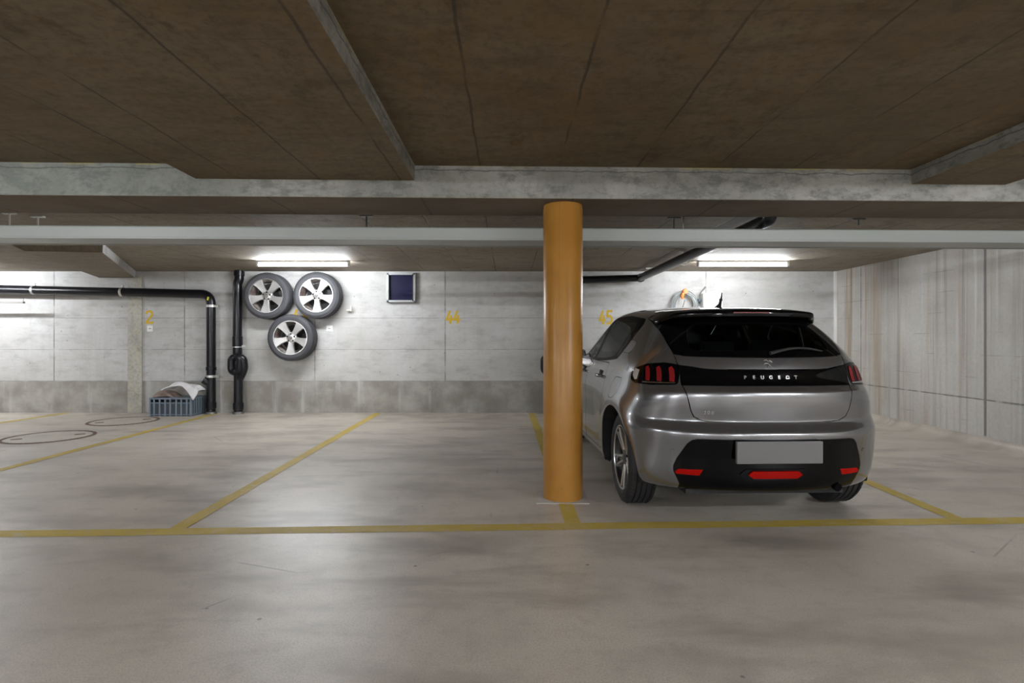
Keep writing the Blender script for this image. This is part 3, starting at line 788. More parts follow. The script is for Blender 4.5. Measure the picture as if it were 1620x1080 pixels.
# ------------------------------------------------------------------ hose and box above the car
def hose():
    c = wp(1083, 487, WY-.09)
    t = empty('garden_hose', (c[0], WY-.09, c[2]), label='coiled grey hose hanging on the wall behind the car roof', cat='hose')
    for k in range(4):
        R = .205-.016*k; pts = []
        for i in range(48):
            a = 2*PI*i/48
            pts.append(((R+.004*math.sin(3*a+k))*math.cos(a), -.012*(k % 2)-.01*math.sin(a*2+k), (R*1.35+.004*math.cos(2*a+k))*math.sin(a)))
        MB().tube(pts, .0085, 10, closed=True).build('hose_loop', M['hose'], t, True)
    MB().tube([(.0, -.01, .12), (-.03, -.02, .02), (-.06, -.01, -.02)], .008, 10).build('hose_end', M['steeldark'], t, True)
    h = empty('hose_hook', (c[0], WY, c[2]+.255), label='orange plastic hose hook holding the coiled hose', cat='hook')
    MB().lathe([(.0005, -.15), (.035, -.15), (.045, -.12), (.03, -.10), (.03, .0)], 24, 'y').build('hook_body', M['orangeplastic'], h, True, rot=(0, 0, 0))
    MB().tube([(-.03, -.12, -.03), (-.05, -.13, -.08), (-.045, -.13, -.12)], [.03, .028, .016], 16).build('hook_nozzle', M['orangeplastic'], h, True)
hose()
def wallbox():
    xa, _, zt_ = wp(1112, 462, WY-.15); xb, _, zb_ = wp(1144, 486, WY-.15)
    t = empty('wall_box', ((xa+xb)/2, WY, zb_-.18), label='white plastic box on the wall behind the car roof', cat='wall box')
    wd = xb-xa
    MB().box((-wd/2, -.17, .17), (wd/2, -.01, .17+(zt_-zb_))).build('cover', M['white'], t, bevel=.03, smooth=True, seg=4)
    MB().box((-wd/2-.005, -.175, .0), (wd/2+.01, -.01, .15)).build('base', M['white'], t, bevel=.01, smooth=True)
    MB().box((-wd/2, -.172, .148), (wd/2+.02, -.012, .172)).build('seam_band', M['steeldark'], t)
    MB().box((-wd/2-.115, -.04, -.02), (-wd/2-.06, -.005, .36)).build('side_rail', M['steel'], t, bevel=.004)
    MB().lathe([(.0005, -.10), (.022, -.10), (.028, -.08), (.028, 0)], 20, 'y', c=(-wd/2-.03, 0, .29)).build('valve', pm('dark_blue_knob', (.03, .05, .08), .4), t, True)
    MB().tube([(-wd/2-.03, -.08, .36), (-wd/2-.01, -.09, .42), (-wd/2+.06, -.1, .50)], [.009, .009, .014], 10).build('lever', M['steeldark'], t, True)
wallbox()

# ------------------------------------------------------------------ the car (car frame: x forward, y left, z up, origin under the rear axle)
YAW = math.radians(1.8)
CAR = empty('car', (1.595, 3.95, 0), PI/2+YAW, label='dark grey metallic five-door hatchback parked nose-in right of the orange pillar', cat='car')

NC = 17
def ring(xr, zr, b, W, zcor, zs, xf, zf, dx=0.0, bf=1.0):
    """half ring of 17 control points from rear centre to front centre"""
    A = xr+.36*b; B = xf-.30*bf
    xs = [xr, xr+.012*b, xr+.07*b, xr+.19*b, A]+[A+(B-A)*k/8 for k in range(1, 8)]+[B, xf-.13*bf, xf-.045*bf, xf-.01*bf, xf]
    ys = [0, .36, .66, .88, .975, 1.0, 1.0, 1, 1, 1, 1, .995, .93, .78, .50, .25, 0]
    zk = np.interp(range(NC), [0, 2, 4, 6, 9, 12, 16], [zr, zr, zcor, (zcor+zs)/2, zs, (zs+zf)/2, zf])
    fw = [1, 1, .95, .5, .05]+[0]*12
    return [(xs[i]+dx*fw[i], ys[i]*W, zk[i]) for i in range(NC)]
RINGS = [
 ring(-.575, .222, .95, .775, .222, .17, 3.20, .17),
 ring(-.60, .240, .97, .815, .240, .20, 3.25, .20),
 ring(-.63, .32, 1, .832, .32, .28, 3.31, .28),
 ring(-.645, .44, 1, .835, .44, .40, 3.35, .38),
 ring(-.655, .54, 1, .845, .535, .50, 3.36, .48, dx=-.015),
 ring(-.655, .588, 1, .850, .585, .58, 3.35, .55, dx=-.024),
 ring(-.645, .612, 1, .850, .620, .63, 3.34, .60, dx=-.010),
 ring(-.635, .646, 1, .850, .655, .67, 3.33, .64, dx=.022),
 ring(-.630, .672, 1, .848, .685, .70, 3.31, .67, dx=.012),
 ring(-.625, .735, 1, .845, .725, .74, 3.28, .70, dx=-.008),
 ring(-.618, .800, 1, .838, .765, .78, 3.22, .735, dx=-.022),
 ring(-.610, .840, 1, .830, .800, .815, 3.12, .77, dx=-.026),
 ring(-.602, .858, 1, .822, .835, .845, 2.98, .81, dx=-.006),
 ring(-.594, .892, 1, .812, .875, .880, 2.82, .86, dx=.012),
 ring(-.575, .966, 1, .795, .955, .925, 2.62, .91, dx=.006),
 ring(-.535, 1.045, 1, .765, 1.03, .962, 2.42, .955),
 ring(-.485, 1.11, 1, .730, 1.09, 1.01, 2.30, 1.00),
 ring(-.410, 1.19, 1, .690, 1.16, 1.10, 2.08, 1.11),
 ring(-.320, 1.27, 1, .640, 1.24, 1.21, 1.84, 1.23),
 ring(-.240, 1.325, 1, .595, 1.30, 1.31, 1.64, 1.325),
 ring(-.150, 1.355, .95, .545, 1.345, 1.372, 1.48, 1.375),
 ring(-.02, 1.375, .85, .445, 1.370, 1.405, 1.34, 1.400),
 ring(.12, 1.385, .7, .25, 1.385, 1.425, 1.22, 1.415),
 ring(.22, 1.388, .6, 0.0, 1.390, 1.430, 1.15, 1.420),
]
WHX, WHR = (0.0, 2.54), .316
def bs(t):
    return np.array([(1-t)**3, 3*t**3-6*t**2+4, -3*t**3+3*t**2+3*t+1, t**3])/6
def build_base(nu=11, nv=7):
    K = len(RINGS); P = np.zeros((K+2, 2*(NC-1), 3))
    for i, r in enumerate(RINGS):
        for j in range(NC): P[i+1, j] = r[j]
        for j in range(1, NC-1): P[i+1, 2*(NC-1)-j] = (r[j][0], -r[j][1], r[j][2])
    P[0] = 2*P[1]-P[2]
    for j in range(2*(NC-1)): P[K+1, j] = P[K-1, j]*np.array([1, -1, 1])
    U = 2*(NC-1); rows = []
    for i in range(K-1):
        for a in range(nv if i < K-2 else nv+1):
            wv = bs(a/nv); cp = sum(wv[k]*P[i+k] for k in range(4))
            row = []
            for j in range(U):
                for c in range(nu):
                    wu = bs(c/nu)
                    row.append(sum(wu[k]*cp[(j+k-1) % U] for k in range(4)))
            rows.append(row)
    V = np.array(rows)
    # wheel-arch flares
    for wx in WHX:
        d = np.hypot(V[..., 0]-wx, V[..., 2]-WHR)
        side = np.clip((np.abs(V[..., 1])-.6)/.15, 0, 1)
        V[..., 1] += np.sign(V[..., 1])*side*.020*np.exp(-((d-.40)/.085)**2)
    # door flank hollow and shoulder line
    zz = V[..., 2]; xx = V[..., 0]
    hol = np.exp(-((zz-.60)/.12)**2)*np.clip((xx-.45)/.35, 0, 1)*np.clip((2.1-xx)/.35, 0, 1)
    V[..., 1] -= np.sign(V[..., 1])*hol*.018*(np.abs(V[..., 1]) > .6)
    R, C = V.shape[:2]
    vs = V.reshape(-1, 3)
    fs = [(i*C+j, (i+1)*C+j, (i+1)*C+(j+1) % C, i*C+(j+1) % C) for i in range(R-1) for j in range(C)]
    return vs, fs
BV, BF = build_base()
bm = bmesh.new()
vv = [bm.verts.new(v) for v in BV]
for f in BF: bm.faces.new([vv[i] for i in f])
bmesh.ops.remove_doubles(bm, verts=bm.verts, dist=1e-5)
bmesh.ops.recalc_face_normals(bm, faces=bm.faces)
bm.verts.ensure_lookup_table(); bm.normal_update()
if sum(f.normal.x for f in bm.faces if f.calc_center_median().x < -.5) > 0: bmesh.ops.reverse_faces(bm, faces=bm.faces)
bm.normal_update()
# reference surface for smooth normals and for placing parts
tb = bm.copy(); bmesh.ops.triangulate(tb, faces=tb.faces); tb.normal_update(); tb.verts.ensure_lookup_table(); tb.faces.ensure_lookup_table()
TV = [v.co.copy() for v in tb.verts]; TN = [v.normal.copy() for v in tb.verts]; TF = [tuple(v.index for v in f.verts) for f in tb.faces]
BVH = BVHTree.FromPolygons(TV, TF)
tb.free()
def snorm(p):
    loc, nrm, idx, _ = BVH.find_nearest(p)
    a, b_, c = TF[idx]
    q = barycentric_transform(loc, TV[a], TV[b_], TV[c], TN[a], TN[b_], TN[c])
    return q.normalized(), loc
def cast(o, d):
    h = BVH.ray_cast(Vector(o), Vector(d).normalized())
    return h[0]

lay = bm.faces.layers.int.new('part')
PARTS = ['body']
def inside(pt, poly):
    x, y = pt; c = False; n = len(poly); j = n-1
    for i in range(n):
        xi, yi = poly[i]; xj, yj = poly[j]
        if (yi > y) != (yj > y) and x < (xj-xi)*(y-yi)/(yj-yi)+xi: c = not c
        j = i
    return c
EX, EY, EZ = Vector((1, 0, 0)), Vector((0, 1, 0)), Vector((0, 0, 1))
def cut(name, poly, e1, e2, region, frm=None, delete=False):
    """slice the surface along a 2D outline seen along e1 x e2 and hand the inside to a part"""
    e1 = Vector(e1); e2 = Vector(e2)
    us = [p[0] for p in poly]; vs = [p[1] for p in poly]; pad = .03
    def cand(u0, u1, v0, v1):
        out = []
        for f in bm.faces:
            c = f.calc_center_median()
            if region(c):
                u, v = c.dot(e1), c.dot(e2)
                if u0 <= u <= u1 and v0 <= v <= v1: out.append(f)
        return out
    base = cand(min(us)-pad, max(us)+pad, min(vs)-pad, max(vs)+pad)
    n = len(poly)
    for i in range(n):
        p, q_ = Vector(poly[i]), Vector(poly[(i+1) % n])
        d = (q_-p)
        if d.length < 1e-5: continue
        nn = Vector((-d.y, d.x)).normalized()
        sel = []
        L = d.length; dn = d/L
        for f in base:
            if not f.is_valid: continue
            c = f.calc_center_median(); r = Vector((c.dot(e1), c.dot(e2)))-p
            if abs(r.dot(nn)) < .03 and -.02 < r.dot(dn) < L+.02: sel.append(f)
        if not sel: continue
        geom = list({*sel, *[e for f in sel for e in f.edges], *[v for f in sel for v in f.verts]})
        known = set(sel)
        res = bmesh.ops.bisect_plane(bm, geom=geom, dist=2e-5, plane_co=e1*p.x+e2*p.y, plane_no=e1*nn.x+e2*nn.y)
        extra = {f for g in res['geom_cut'] if isinstance(g, bmesh.types.BMEdge) for f in g.link_faces}
        bs_ = set(f for f in base if f.is_valid); base = list(bs_ | extra | {g for g in res['geom'] if isinstance(g, bmesh.types.BMFace)})
    if name not in PARTS: PARTS.append(name)
    pid = PARTS.index(name); rm = []
    fid = None if frm is None else [PARTS.index(a) for a in frm]
    for f in base:
        if not f.is_valid: continue
        c = f.calc_center_median()
        if not region(c): continue
        if inside((c.dot(e1), c.dot(e2)), poly) and (fid is None or f[lay] in fid):
            if delete: rm.append(f)
            else: f[lay] = pid
    if delete: bmesh.ops.delete(bm, geom=rm, context='FACES')
def mir(poly): return [(-u, v) for u, v in reversed(poly)]
def rnd_poly(poly, r, seg=4):
    """round every corner of a closed polygon"""
    out = []; n = len(poly)
    for i in range(n):
        a, b, c = Vector(poly[i-1]), Vector(poly[i]), Vector(poly[(i+1) % n])
        rr = min(r, (a-b).length*.45, (c-b).length*.45)
        p0 = b+(a-b).normalized()*rr; p1 = b+(c-b).normalized()*rr
        for k in range(seg+1):
            t = k/seg; q_ = p0*(1-t)**2+b*2*t*(1-t)+p1*t*t; out.append((q_.x, q_.y))
    return out

rear = lambda c: c.x < .15
left = lambda c: c.y > .42; right = lambda c: c.y < -.42
# wheel arches
for wx in WHX:
    arc = circ(40, .368, wx, WHR, 0, 2*PI)
    for rg in (left, right): cut('arch', arc, EX, EZ, rg, delete=True)
# side windows (whole dark area), then doors, panes
DLO = rnd_poly([(.235, 1.008), (.13, 1.12), (.075, 1.26), (.14, 1.308), (.60, 1.347), (1.05, 1.350), (1.42, 1.315), (1.80, 1.195), (2.22, .985), (2.24, .962), (1.5, .962), (.7, .978)], .045)
for sd, rg in (('left', left), ('right', right)): cut('window_surround_'+sd, DLO, EX, EZ, rg)
QG = rnd_poly([(.27, 1.03), (.175, 1.13), (.125, 1.25), (.205, 1.262), (.33, 1.03)], .012)
RG = rnd_poly([(.365, 1.028), (.24, 1.275), (.62, 1.322), (1.10, 1.325), (1.13, .985), (.7, .998)], .02)
FG = rnd_poly([(1.21, .983), (1.19, 1.322), (1.42, 1.288), (1.76, 1.175), (2.12, .992), (2.1, .982)], .02)
for sd, rg in (('left', left), ('right', right)):
    s = 'window_surround_'+sd
    cut('quarter_glass_'+sd, QG, EX, EZ, rg, [s]); cut('rear_door_glass_'+sd, RG, EX, EZ, rg, [s]); cut('front_door_glass_'+sd, FG, EX, EZ, rg, [s])
RD = [(.43, .97), (.405, .80), (.40, .70), (.43, .60), (.455, .48), (.47, .36), (.49, .30), (.54, .275), (1.19, .265), (1.19, .97)]
FD = [(1.20, .97), (1.20, .265), (2.02, .265), (2.12, .30), (2.14, .5), (2.16, .75), (2.19, .955)]
for sd, rg in (('left', left), ('right', right)):
    cut('rear_door_'+sd, RD, EX, EZ, rg, ['body']); cut('front_door_'+sd, FD, EX, EZ, rg, ['body'])
flap = rnd_poly([(.16, .70), (.04, .70), (.00, .76), (-.02, .87), (.14, .87), (.20, .80)], .03)
cut('fuel_flap', rnd_poly([(.13, .735), (.02, .735), (-.05, .78), (-.07, .885), (.10, .885), (.16, .82)], .035), EX, EZ, left, ['body'])
# C-pillar trim plate
cut('pillar_plate_left', rnd_poly([(.27, 1.060), (.0, 1.060), (-.04, 1.085), (-.03, 1.135), (.05, 1.150), (.17, 1.150)], .02), EX, EZ, left, ['body'])
cut('pillar_plate_right', rnd_poly([(.27, 1.060), (.0, 1.060), (-.04, 1.085), (-.03, 1.135), (.05, 1.150), (.17, 1.150)], .02), EX, EZ, right, ['body'])
# windscreen, bonnet
front = lambda c: c.x > 1.3
cut('windscreen', rnd_poly([(-.60, 1.0), (.60, 1.0), (.50, 1.335), (-.50, 1.335)], .06), EY, EZ, lambda c: c.x > 1.35 and c.z > .9)
cut('bonnet', [(2.42, -.62), (2.42, .62), (3.10, .55), (3.14, 0), (3.10, -.55)], EX, EY, lambda c: c.x > 1.3 and c.z > .6)
# tail lamps: outlines seen obliquely so that they wrap round the corner
s7 = math.sqrt(.5)
LAMP = rnd_poly([(.035, .872), (.035, .992), (.13, 1.008), (.26, .998), (.375, .958), (.405, .915), (.39, .885), (.34, .868), (.2, .866)], .02)
def lampreg(sg): return lambda c: c.x < .2 and c.y*sg > .3 and c.z > .8
eL = Vector((s7, s7, 0)); eR = Vector((s7, -s7, 0))
cut('tail_lamp_left', LAMP, eL, EZ, lampreg(1), ['body', 'fuel_flap']); cut('tail_lamp_right', LAMP, eR, EZ, lampreg(-1), ['body'])
# tailgate
TG = [(-.36, .650), (.36, .650)]
half = [(.43, .657), (.475, .680), (.495, .72), (.515, .80), (.530, .87), (.535, .96), (.545, 1.04), (.562, 1.15), (.570, 1.25), (.562, 1.32), (.49, 1.345)]
TG = [(0, .649)]+[(.36, .651)]+half+[(-a, b) for a, b in reversed(half)]+[(-.36, .651)]
cut('tailgate', TG, EY, EZ, lambda c: c.x < .12, ['body', 'tail_lamp_left', 'tail_lamp_right'])
BAR = [(0, .871), (.53, .871), (.535, .96), (.538, .992), (.47, .985), (.40, .972), (.32, .967), (0, .966)]
BAR = BAR+[(-a, b) for a, b in reversed(BAR[1:-1])]
cut('tailgate_bar', BAR, EY, EZ, lambda c: c.x < .12, ['tailgate'])
GL = [(0, 1.043), (.40, 1.046), (.50, 1.052), (.543, 1.062), (.562, 1.15), (.570, 1.25), (.562, 1.32), (.49, 1.345)]
GL = GL+[(0, 1.36)]+[(-a, b) for a, b in reversed(GL[1:])]
cut('rear_window_surround', GL, EY, EZ, lambda c: c.x < .12, ['tailgate', 'body'])
RG2 = rnd_poly([(-.455, 1.085), (.455, 1.085), (.43, 1.215), (.36, 1.262), (-.36, 1.262), (-.43, 1.215)], .04)
cut('rear_window_pane', RG2, EY, EZ, lambda c: c.x < .12, ['rear_window_surround'])
# lower bumper insert
BI = [(0, .553), (.47, .553), (.50, .545), (.525, .52), (.572, .43), (.590, .375), (.588, .345), (.548, .262), (.545, .15), (0, .15)]
BI = BI+[(-a, b) for a, b in reversed(BI[1:-1])]
cut('lower_bumper', BI, EY, EZ, lambda c: c.x < -.2, ['body'])
for sg, sd in ((1, 'left'), (-1, 'right')):
    RF = [(.425, .362), (.562, .358), (.580, .340), (.572, .325), (.445, .322)]
    if sg < 0: RF = mir(RF)
    cut('rear_reflector_'+sd, RF, EY, EZ, lambda c: c.x < -.2, ['lower_bumper'])

# turn the face groups into part objects with a recessed dark lip round each
SPEC = {'body': ('body_shell', 'paint'), 'tailgate': ('tailgate', 'paint'), 'bonnet': ('bonnet', 'paint'), 'fuel_flap': ('fuel_flap', 'paint'),
        'windscreen': ('windscreen', 'glass'), 'tailgate_bar': ('tailgate_bar', 'gloss'), 'rear_window_surround': ('rear_window_surround', 'gloss'),
        'rear_window_pane': ('rear_window', 'glassdark'), 'lower_bumper': ('lower_bumper', 'gloss')}
for sd in ('left', 'right'):
    SPEC['window_surround_'+sd] = ('window_surround', 'surround'); SPEC['quarter_glass_'+sd] = ('quarter_window', 'glassdark')
    SPEC['rear_door_glass_'+sd] = ('rear_door_window', 'glassdark'); SPEC['front_door_glass_'+sd] = ('front_door_window', 'glass')
    SPEC['rear_door_'+sd] = ('rear_door', 'paint'); SPEC['front_door_'+sd] = ('front_door', 'paint')
    SPEC['tail_lamp_'+sd] = ('tail_lamp', 'gloss'); SPEC['rear_reflector_'+sd] = ('rear_reflector', 'red'); SPEC['pillar_plate_'+sd] = ('pillar_plate', 'litplate')
GAP = {'tailgate': .0042, 'rear_door_left': .003, 'rear_door_right': .003, 'front_door_left': .003, 'front_door_right': .003, 'body': .002, 'bonnet': .002, 'fuel_flap': .0016, 'pillar_plate_left': .0012, 'pillar_plate_right': .0012}
OBJ = {}
bm.faces.ensure_lookup_table()
groups = {}
for f in bm.faces: groups.setdefault(f[lay], []).append(f)
PARENT = {'tailgate_bar': 'tailgate', 'rear_window_surround': 'tailgate', 'rear_window_pane': 'tailgate', 'rear_reflector_left': 'lower_bumper', 'rear_reflector_right': 'lower_bumper'}
for sd in ('left', 'right'):
    PARENT['rear_door_glass_'+sd] = 'rear_door_'+sd; PARENT['front_door_glass_'+sd] = 'front_door_'+sd
def make_part(pname):
    pid = PARTS.index(pname); fl = groups.get(pid)
    if not fl: print('EMPTY PART', pname); return
    idx = {}; co = []; nr = []; fs = []
    for f in fl:
        ff = []
        for v in f.verts:
            if v.index not in idx or True:
                k = id(v) if False else v
                if k not in idx: idx[k] = len(co); co.append(v.co.copy())
                ff.append(idx[k])
        fs.append(tuple(ff))
    nr = [snorm(c)[0] for c in co]
    # boundary
    ec = {}
    for k, f in enumerate(fs):
        for i in range(len(f)):
            a, b_ = f[i], f[(i+1) % len(f)]; key = (min(a, b_), max(a, b_)); ec.setdefault(key, []).append((a, b_))
    bd = [e[0] for e in ec.values() if len(e) == 1]
    g = GAP.get(pname, .0008); sh = {}
    for a, b_ in bd:
        d = (co[b_]-co[a])
        if d.length < 1e-7: continue
        d.normalize()
        for v in (a, b_):
            inn = nr[v].cross(d); sh[v] = sh.get(v, Vector())+inn
    nb = {}
    for v, s_ in sh.items():
        if s_.length > 1e-6: co[v] = co[v]+s_.normalized()*g
    N0 = len(co)
    glassy = pname.endswith('pane') or 'glass' in pname or pname == 'windscreen'
    dep = .018
    lip = []
    for v in sh:
        nb[v] = len(co); co.append(co[v]-nr[v]*dep); nr.append(nr[v])
    if not glassy:
        for a, b_ in bd:
            if a in nb and b_ in nb: lip.append((b_, a, nb[a], nb[b_]))
    me = bpy.data.meshes.new(SPEC[pname][0])
    me.from_pydata([tuple(c) for c in co], [], fs+lip)
    me.materials.append(M[SPEC[pname][1]]); me.materials.append(M['gap'])
    mi = [0]*len(fs)+[1]*len(lip)
    me.polygons.foreach_set('material_index', mi)
    me.polygons.foreach_set('use_smooth', [True]*len(mi))
    me.update()
    ln = []
    for i, p in enumerate(me.polygons):
        for vi in p.vertices:
            ln.append(tuple(nr[vi]) if i < len(fs) else tuple(p.normal))
    me.normals_split_custom_set(ln)
    o = bpy.data.objects.new(SPEC[pname][0], me); COL.objects.link(o); o.parent = CAR
    OBJ[pname] = o
for nme in PARTS:
    if nme != 'arch': make_part(nme)
for sd in ('left', 'right'):
    PARENT['quarter_glass_'+sd] = 'window_surround_'+sd
for a, b_ in PARENT.items():
    if a in OBJ and b_ in OBJ: OBJ[a].parent = OBJ[b_]

# ---- surface-hugging overlays: outline seen from behind, laid on the body, with thickness
def overlay(name, poly, e1, e2, mat, parent, off=.003, th=.004, dirv=None, start=None, res=.012, sm=True):
    """fill poly (2D) with a fine grid, project on the body along dirv"""
    e1 = Vector(e1); e2 = Vector(e2); d = Vector(dirv)
    b = bmesh.new(); vs = [b.verts.new((u, v, 0)) for u, v in poly]; b.faces.new(vs)
    us = [p[0] for p in poly]; ws = [p[1] for p in poly]
    for k in range(1, int((max(us)-min(us))/res)+1): bmesh.ops.bisect_plane(b, geom=b.verts[:]+b.edges[:]+b.faces[:], plane_co=(min(us)+k*res, 0, 0), plane_no=(1, 0, 0), dist=1e-6)
    for k in range(1, int((max(ws)-min(ws))/res)+1): bmesh.ops.bisect_plane(b, geom=b.verts[:]+b.edges[:]+b.faces[:], plane_co=(0, min(ws)+k*res, 0), plane_no=(0, 1, 0), dist=1e-6)
    bmesh.ops.triangulate(b, faces=b.faces)
    for v in b.verts:
        o = e1*v.co.x+e2*v.co.y-d*3
        h = cast(o, d)
        if h is None: h = e1*v.co.x+e2*v.co.y
        n_, _ = snorm(h); v.co = h+n_*off
    b.normal_update()
    r = bmesh.ops.extrude_face_region(b, geom=b.faces[:])
    for v in [g for g in r['geom'] if isinstance(g, bmesh.types.BMVert)]:
        n_, _ = snorm(v.co); v.co += n_*th
    bmesh.ops.recalc_face_normals(b, faces=b.faces)
    me = bpy.data.meshes.new(name); b.to_mesh(me); b.free(); me.materials.append(M[mat] if isinstance(mat, str) else mat)
    if sm:
        for p in me.polygons: p.use_smooth = True
        me.set_sharp_from_angle(angle=math.radians(40))
    o = bpy.data.objects.new(name, me); COL.objects.link(o); o.parent = parent
    return o
RD_ = Vector((1, 0, 0))
# tail lamp details: three red claws, chrome foot line, clear corner lens
for sg, sd in ((1, 'left'), (-1, 'right')):
    e = eL if sg > 0 else eR
    dv = Vector((s7, -s7*sg, 0))
    L_ = OBJ['tail_lamp_'+sd]
    for u0 in (.075, .155, .235):
        cl = [(u0+.012, .985), (u0+.030, .975), (u0+.018, .93), (u0+.012, .892), (u0-.018, .889), (u0-.014, .93), (u0-.004, .965)]
        overlay('red_claw', [(a, b_) for a, b_ in cl], e, EZ, 'redglow', L_, off=.0015, th=.002, dirv=dv)
    overlay('chrome_line', [(.05, .879), (.27, .876), (.27, .884), (.05, .886)], e, EZ, 'chrome', L_, off=.0015, th=.0015, dirv=dv)
    overlay('clear_lens', [(.315, .955), (.352, .962), (.375, .950), (.372, .915), (.345, .890), (.325, .893)], e, EZ, 'lens', L_, off=.001, th=.002, dirv=dv)
# plate recess, plate, fog lamp
pc = cast((-3, 0, .48), (1, 0, 0))
b = MB().box((-.006, -.26, -.066), (.02, .26, .066))
o = b.build('blank_number_plate', M['plate'], OBJ['lower_bumper'], bevel=.004, loc=(pc.x-.030, 0, .482)); o['label'] = 'blank pale grey number plate'
overlay('rear_fog_lamp', [(-.135, .318), (.135, .318), (.165, .340), (.14, .362), (-.14, .362), (-.165, .340)], EY, EZ, 'red', OBJ['lower_bumper'], off=.003, th=.012, dirv=RD_, res=.02)
overlay('fog_lamp_bezel', [(-.19, .300), (.19, .300), (.215, .340), (.18, .372), (-.18, .372), (-.215, .340)], EY, EZ, 'gloss', OBJ['lower_bumper'], off=.001, th=.004, dirv=RD_, res=.03)
for y in (-.60, .60, -.28):
    h = cast((-3, y, .47), (1, 0, 0)) if abs(y) > .5 else None
    if h is None: continue
    n_, _ = snorm(h)
    o = MB().lathe([(.0005, .002), (.010, .002), (.011, -.001)], 20).lathe([(.0115, .0015), (.013, .0015), (.013, -.001), (.0115, -.001)], 20, closed=True).build('parking_sensor', M['paint'], OBJ['body'], True, loc=h)
    o.rotation_euler = n_.to_track_quat('Z', 'Y').to_euler()
# lettering
def text_mesh(txt, size, spacing, ext=.0015, bevel=.0):
    cu = bpy.data.curves.new('lettering', 'FONT'); cu.body = txt; cu.size = size; cu.space_character = spacing; cu.align_x = 'CENTER'; cu.extrude = ext; cu.offset = .0006
    tmp = bpy.data.objects.new('tmp', cu); COL.objects.link(tmp)
    bpy.context.view_layer.update()
    me = bpy.data.meshes.new_from_object(tmp.evaluated_get(bpy.context.evaluated_depsgraph_get()))
    bpy.data.objects.remove(tmp); bpy.data.curves.remove(cu)
    return me
def place_text(name, me, mat, parent, y, z, off=.003):
    for v in me.vertices:
        yy, zz = y-v.co.x, z+v.co.y; dz = v.co.z
        h = cast((-3, yy, zz), (1, 0, 0)); v.co = (h.x-off-dz, yy, zz)
    me.materials.clear(); me.materials.append(M[mat]); me.update()
    o = bpy.data.objects.new(name, me); COL.objects.link(o); o.parent = parent; return o
word = 'PEUGEOT'
for k, ch in enumerate(word):
    place_text('letter', text_mesh(ch, .030, 1), 'chrome', OBJ['tailgate'], .158-k*.0527, .912)
place_text('model_badge', text_mesh('208', .030, 1.45), 'chrome', OBJ['tailgate'], .395, .700, off=.006)
# rearing-animal style emblem above the bar (plain chrome strokes)
b = MB(); pts = [[(-.028, .018), (-.012, .024), (.0, .014), (-.004, .0), (.008, -.008), (.014, -.022), (.026, -.020)], [(-.004, .0), (-.020, .002), (-.030, -.004)], [(.008, -.008), (-.004, -.016), (-.012, -.024)], [(.0, .014), (.014, .018), (.024, .008)], [(-.012, .024), (-.022, .010)]]
for st in pts:
    q_ = []
    for a, c in st:
        h = cast((-3, -a, 1.006+c), (1, 0, 0)); q_.append((h.x-.003, -a, 1.006+c))
    b.tube(q_, .0024, 6)
b.build('emblem', M['chrome'], OBJ['tailgate'], True)

# spoiler: thick black lip over the rear window with side blades
def spoiler():
    b = MB(); ny = 41; prof_n = 12; vs = []
    for i in range(ny):
        y = -.56+1.12*i/(ny-1); a = abs(y)/.56
        xe = -.318+.10*a**3.0+.13*max(0, a-.80)/.20*a      # trailing edge
        zt_ = 1.352-.030*a**2.4-.035*max(0, a-.86)/.14
        thk = .050*(1-.45*a**3)
        sec = [(xe+.36, zt_+.036-.01*a), (xe+.24, zt_+.030-.01*a), (xe+.12, zt_+.018), (xe+.03, zt_+.005), (xe+.004, zt_-.003), (xe, zt_-.012), (xe+.003, zt_-thk+.008), (xe+.015, zt_-thk), (xe+.06, zt_-thk-.006), (xe+.12, zt_-thk-.02), (xe+.20, zt_-.04), (xe+.34, zt_-.0)]
        vs += [(x, y, z) for x, z in sec]
    fs = [(i*prof_n+j, i*prof_n+(j+1) % prof_n, (i+1)*prof_n+(j+1) % prof_n, (i+1)*prof_n+j) for i in range(ny-1) for j in range(prof_n)]
    fs += [tuple(range(prof_n))[::-1], tuple((ny-1)*prof_n+j for j in range(prof_n))]
    b.add(vs, fs)
    o = b.build('roof_spoiler', M['gloss'], OBJ['tailgate'], True, angle=50)
    o2 = MB().box((-.010, -.12, -.005), (.004, .12, .005)).build('high_brake_light', pm('dark_red_lens', (.10, .005, .006), .15, coat=1), OBJ['tailgate'], loc=(-.318, 0, 1.332), bevel=.002)
spoiler()
# wiper
h0 = cast((-3, -.05, 1.062), (1, 0, 0))
q_ = []
for k in range(9):
    y = -.02-.36*k/8; z = 1.068+.030*math.sin(PI*k/8*.9)+.004*k/8
    h = cast((-3, y, z), (1, 0, 0)); q_.append((h.x-.016, y, z))
MB().tube(q_, [.012, .011, .010, .009, .008, .007, .007, .006, .005], 10).build('rear_wiper', M['dark'], OBJ['tailgate'], True)
# antenna
h = cast((.22, 0, 3), (0, 0, -1))
b = MB().tube([(0, 0, -.005), (-.02, 0, .012), (-.045, 0, .030), (-.075, 0, .085), (-.082, 0, .115)], [.026, .020, .012, .006, .003], 12)
b.box((-.066, -.012, .055), (-.058, .012, .072))
b.build('roof_antenna', M['dark'], CAR, True, loc=(h.x, 0, h.z))
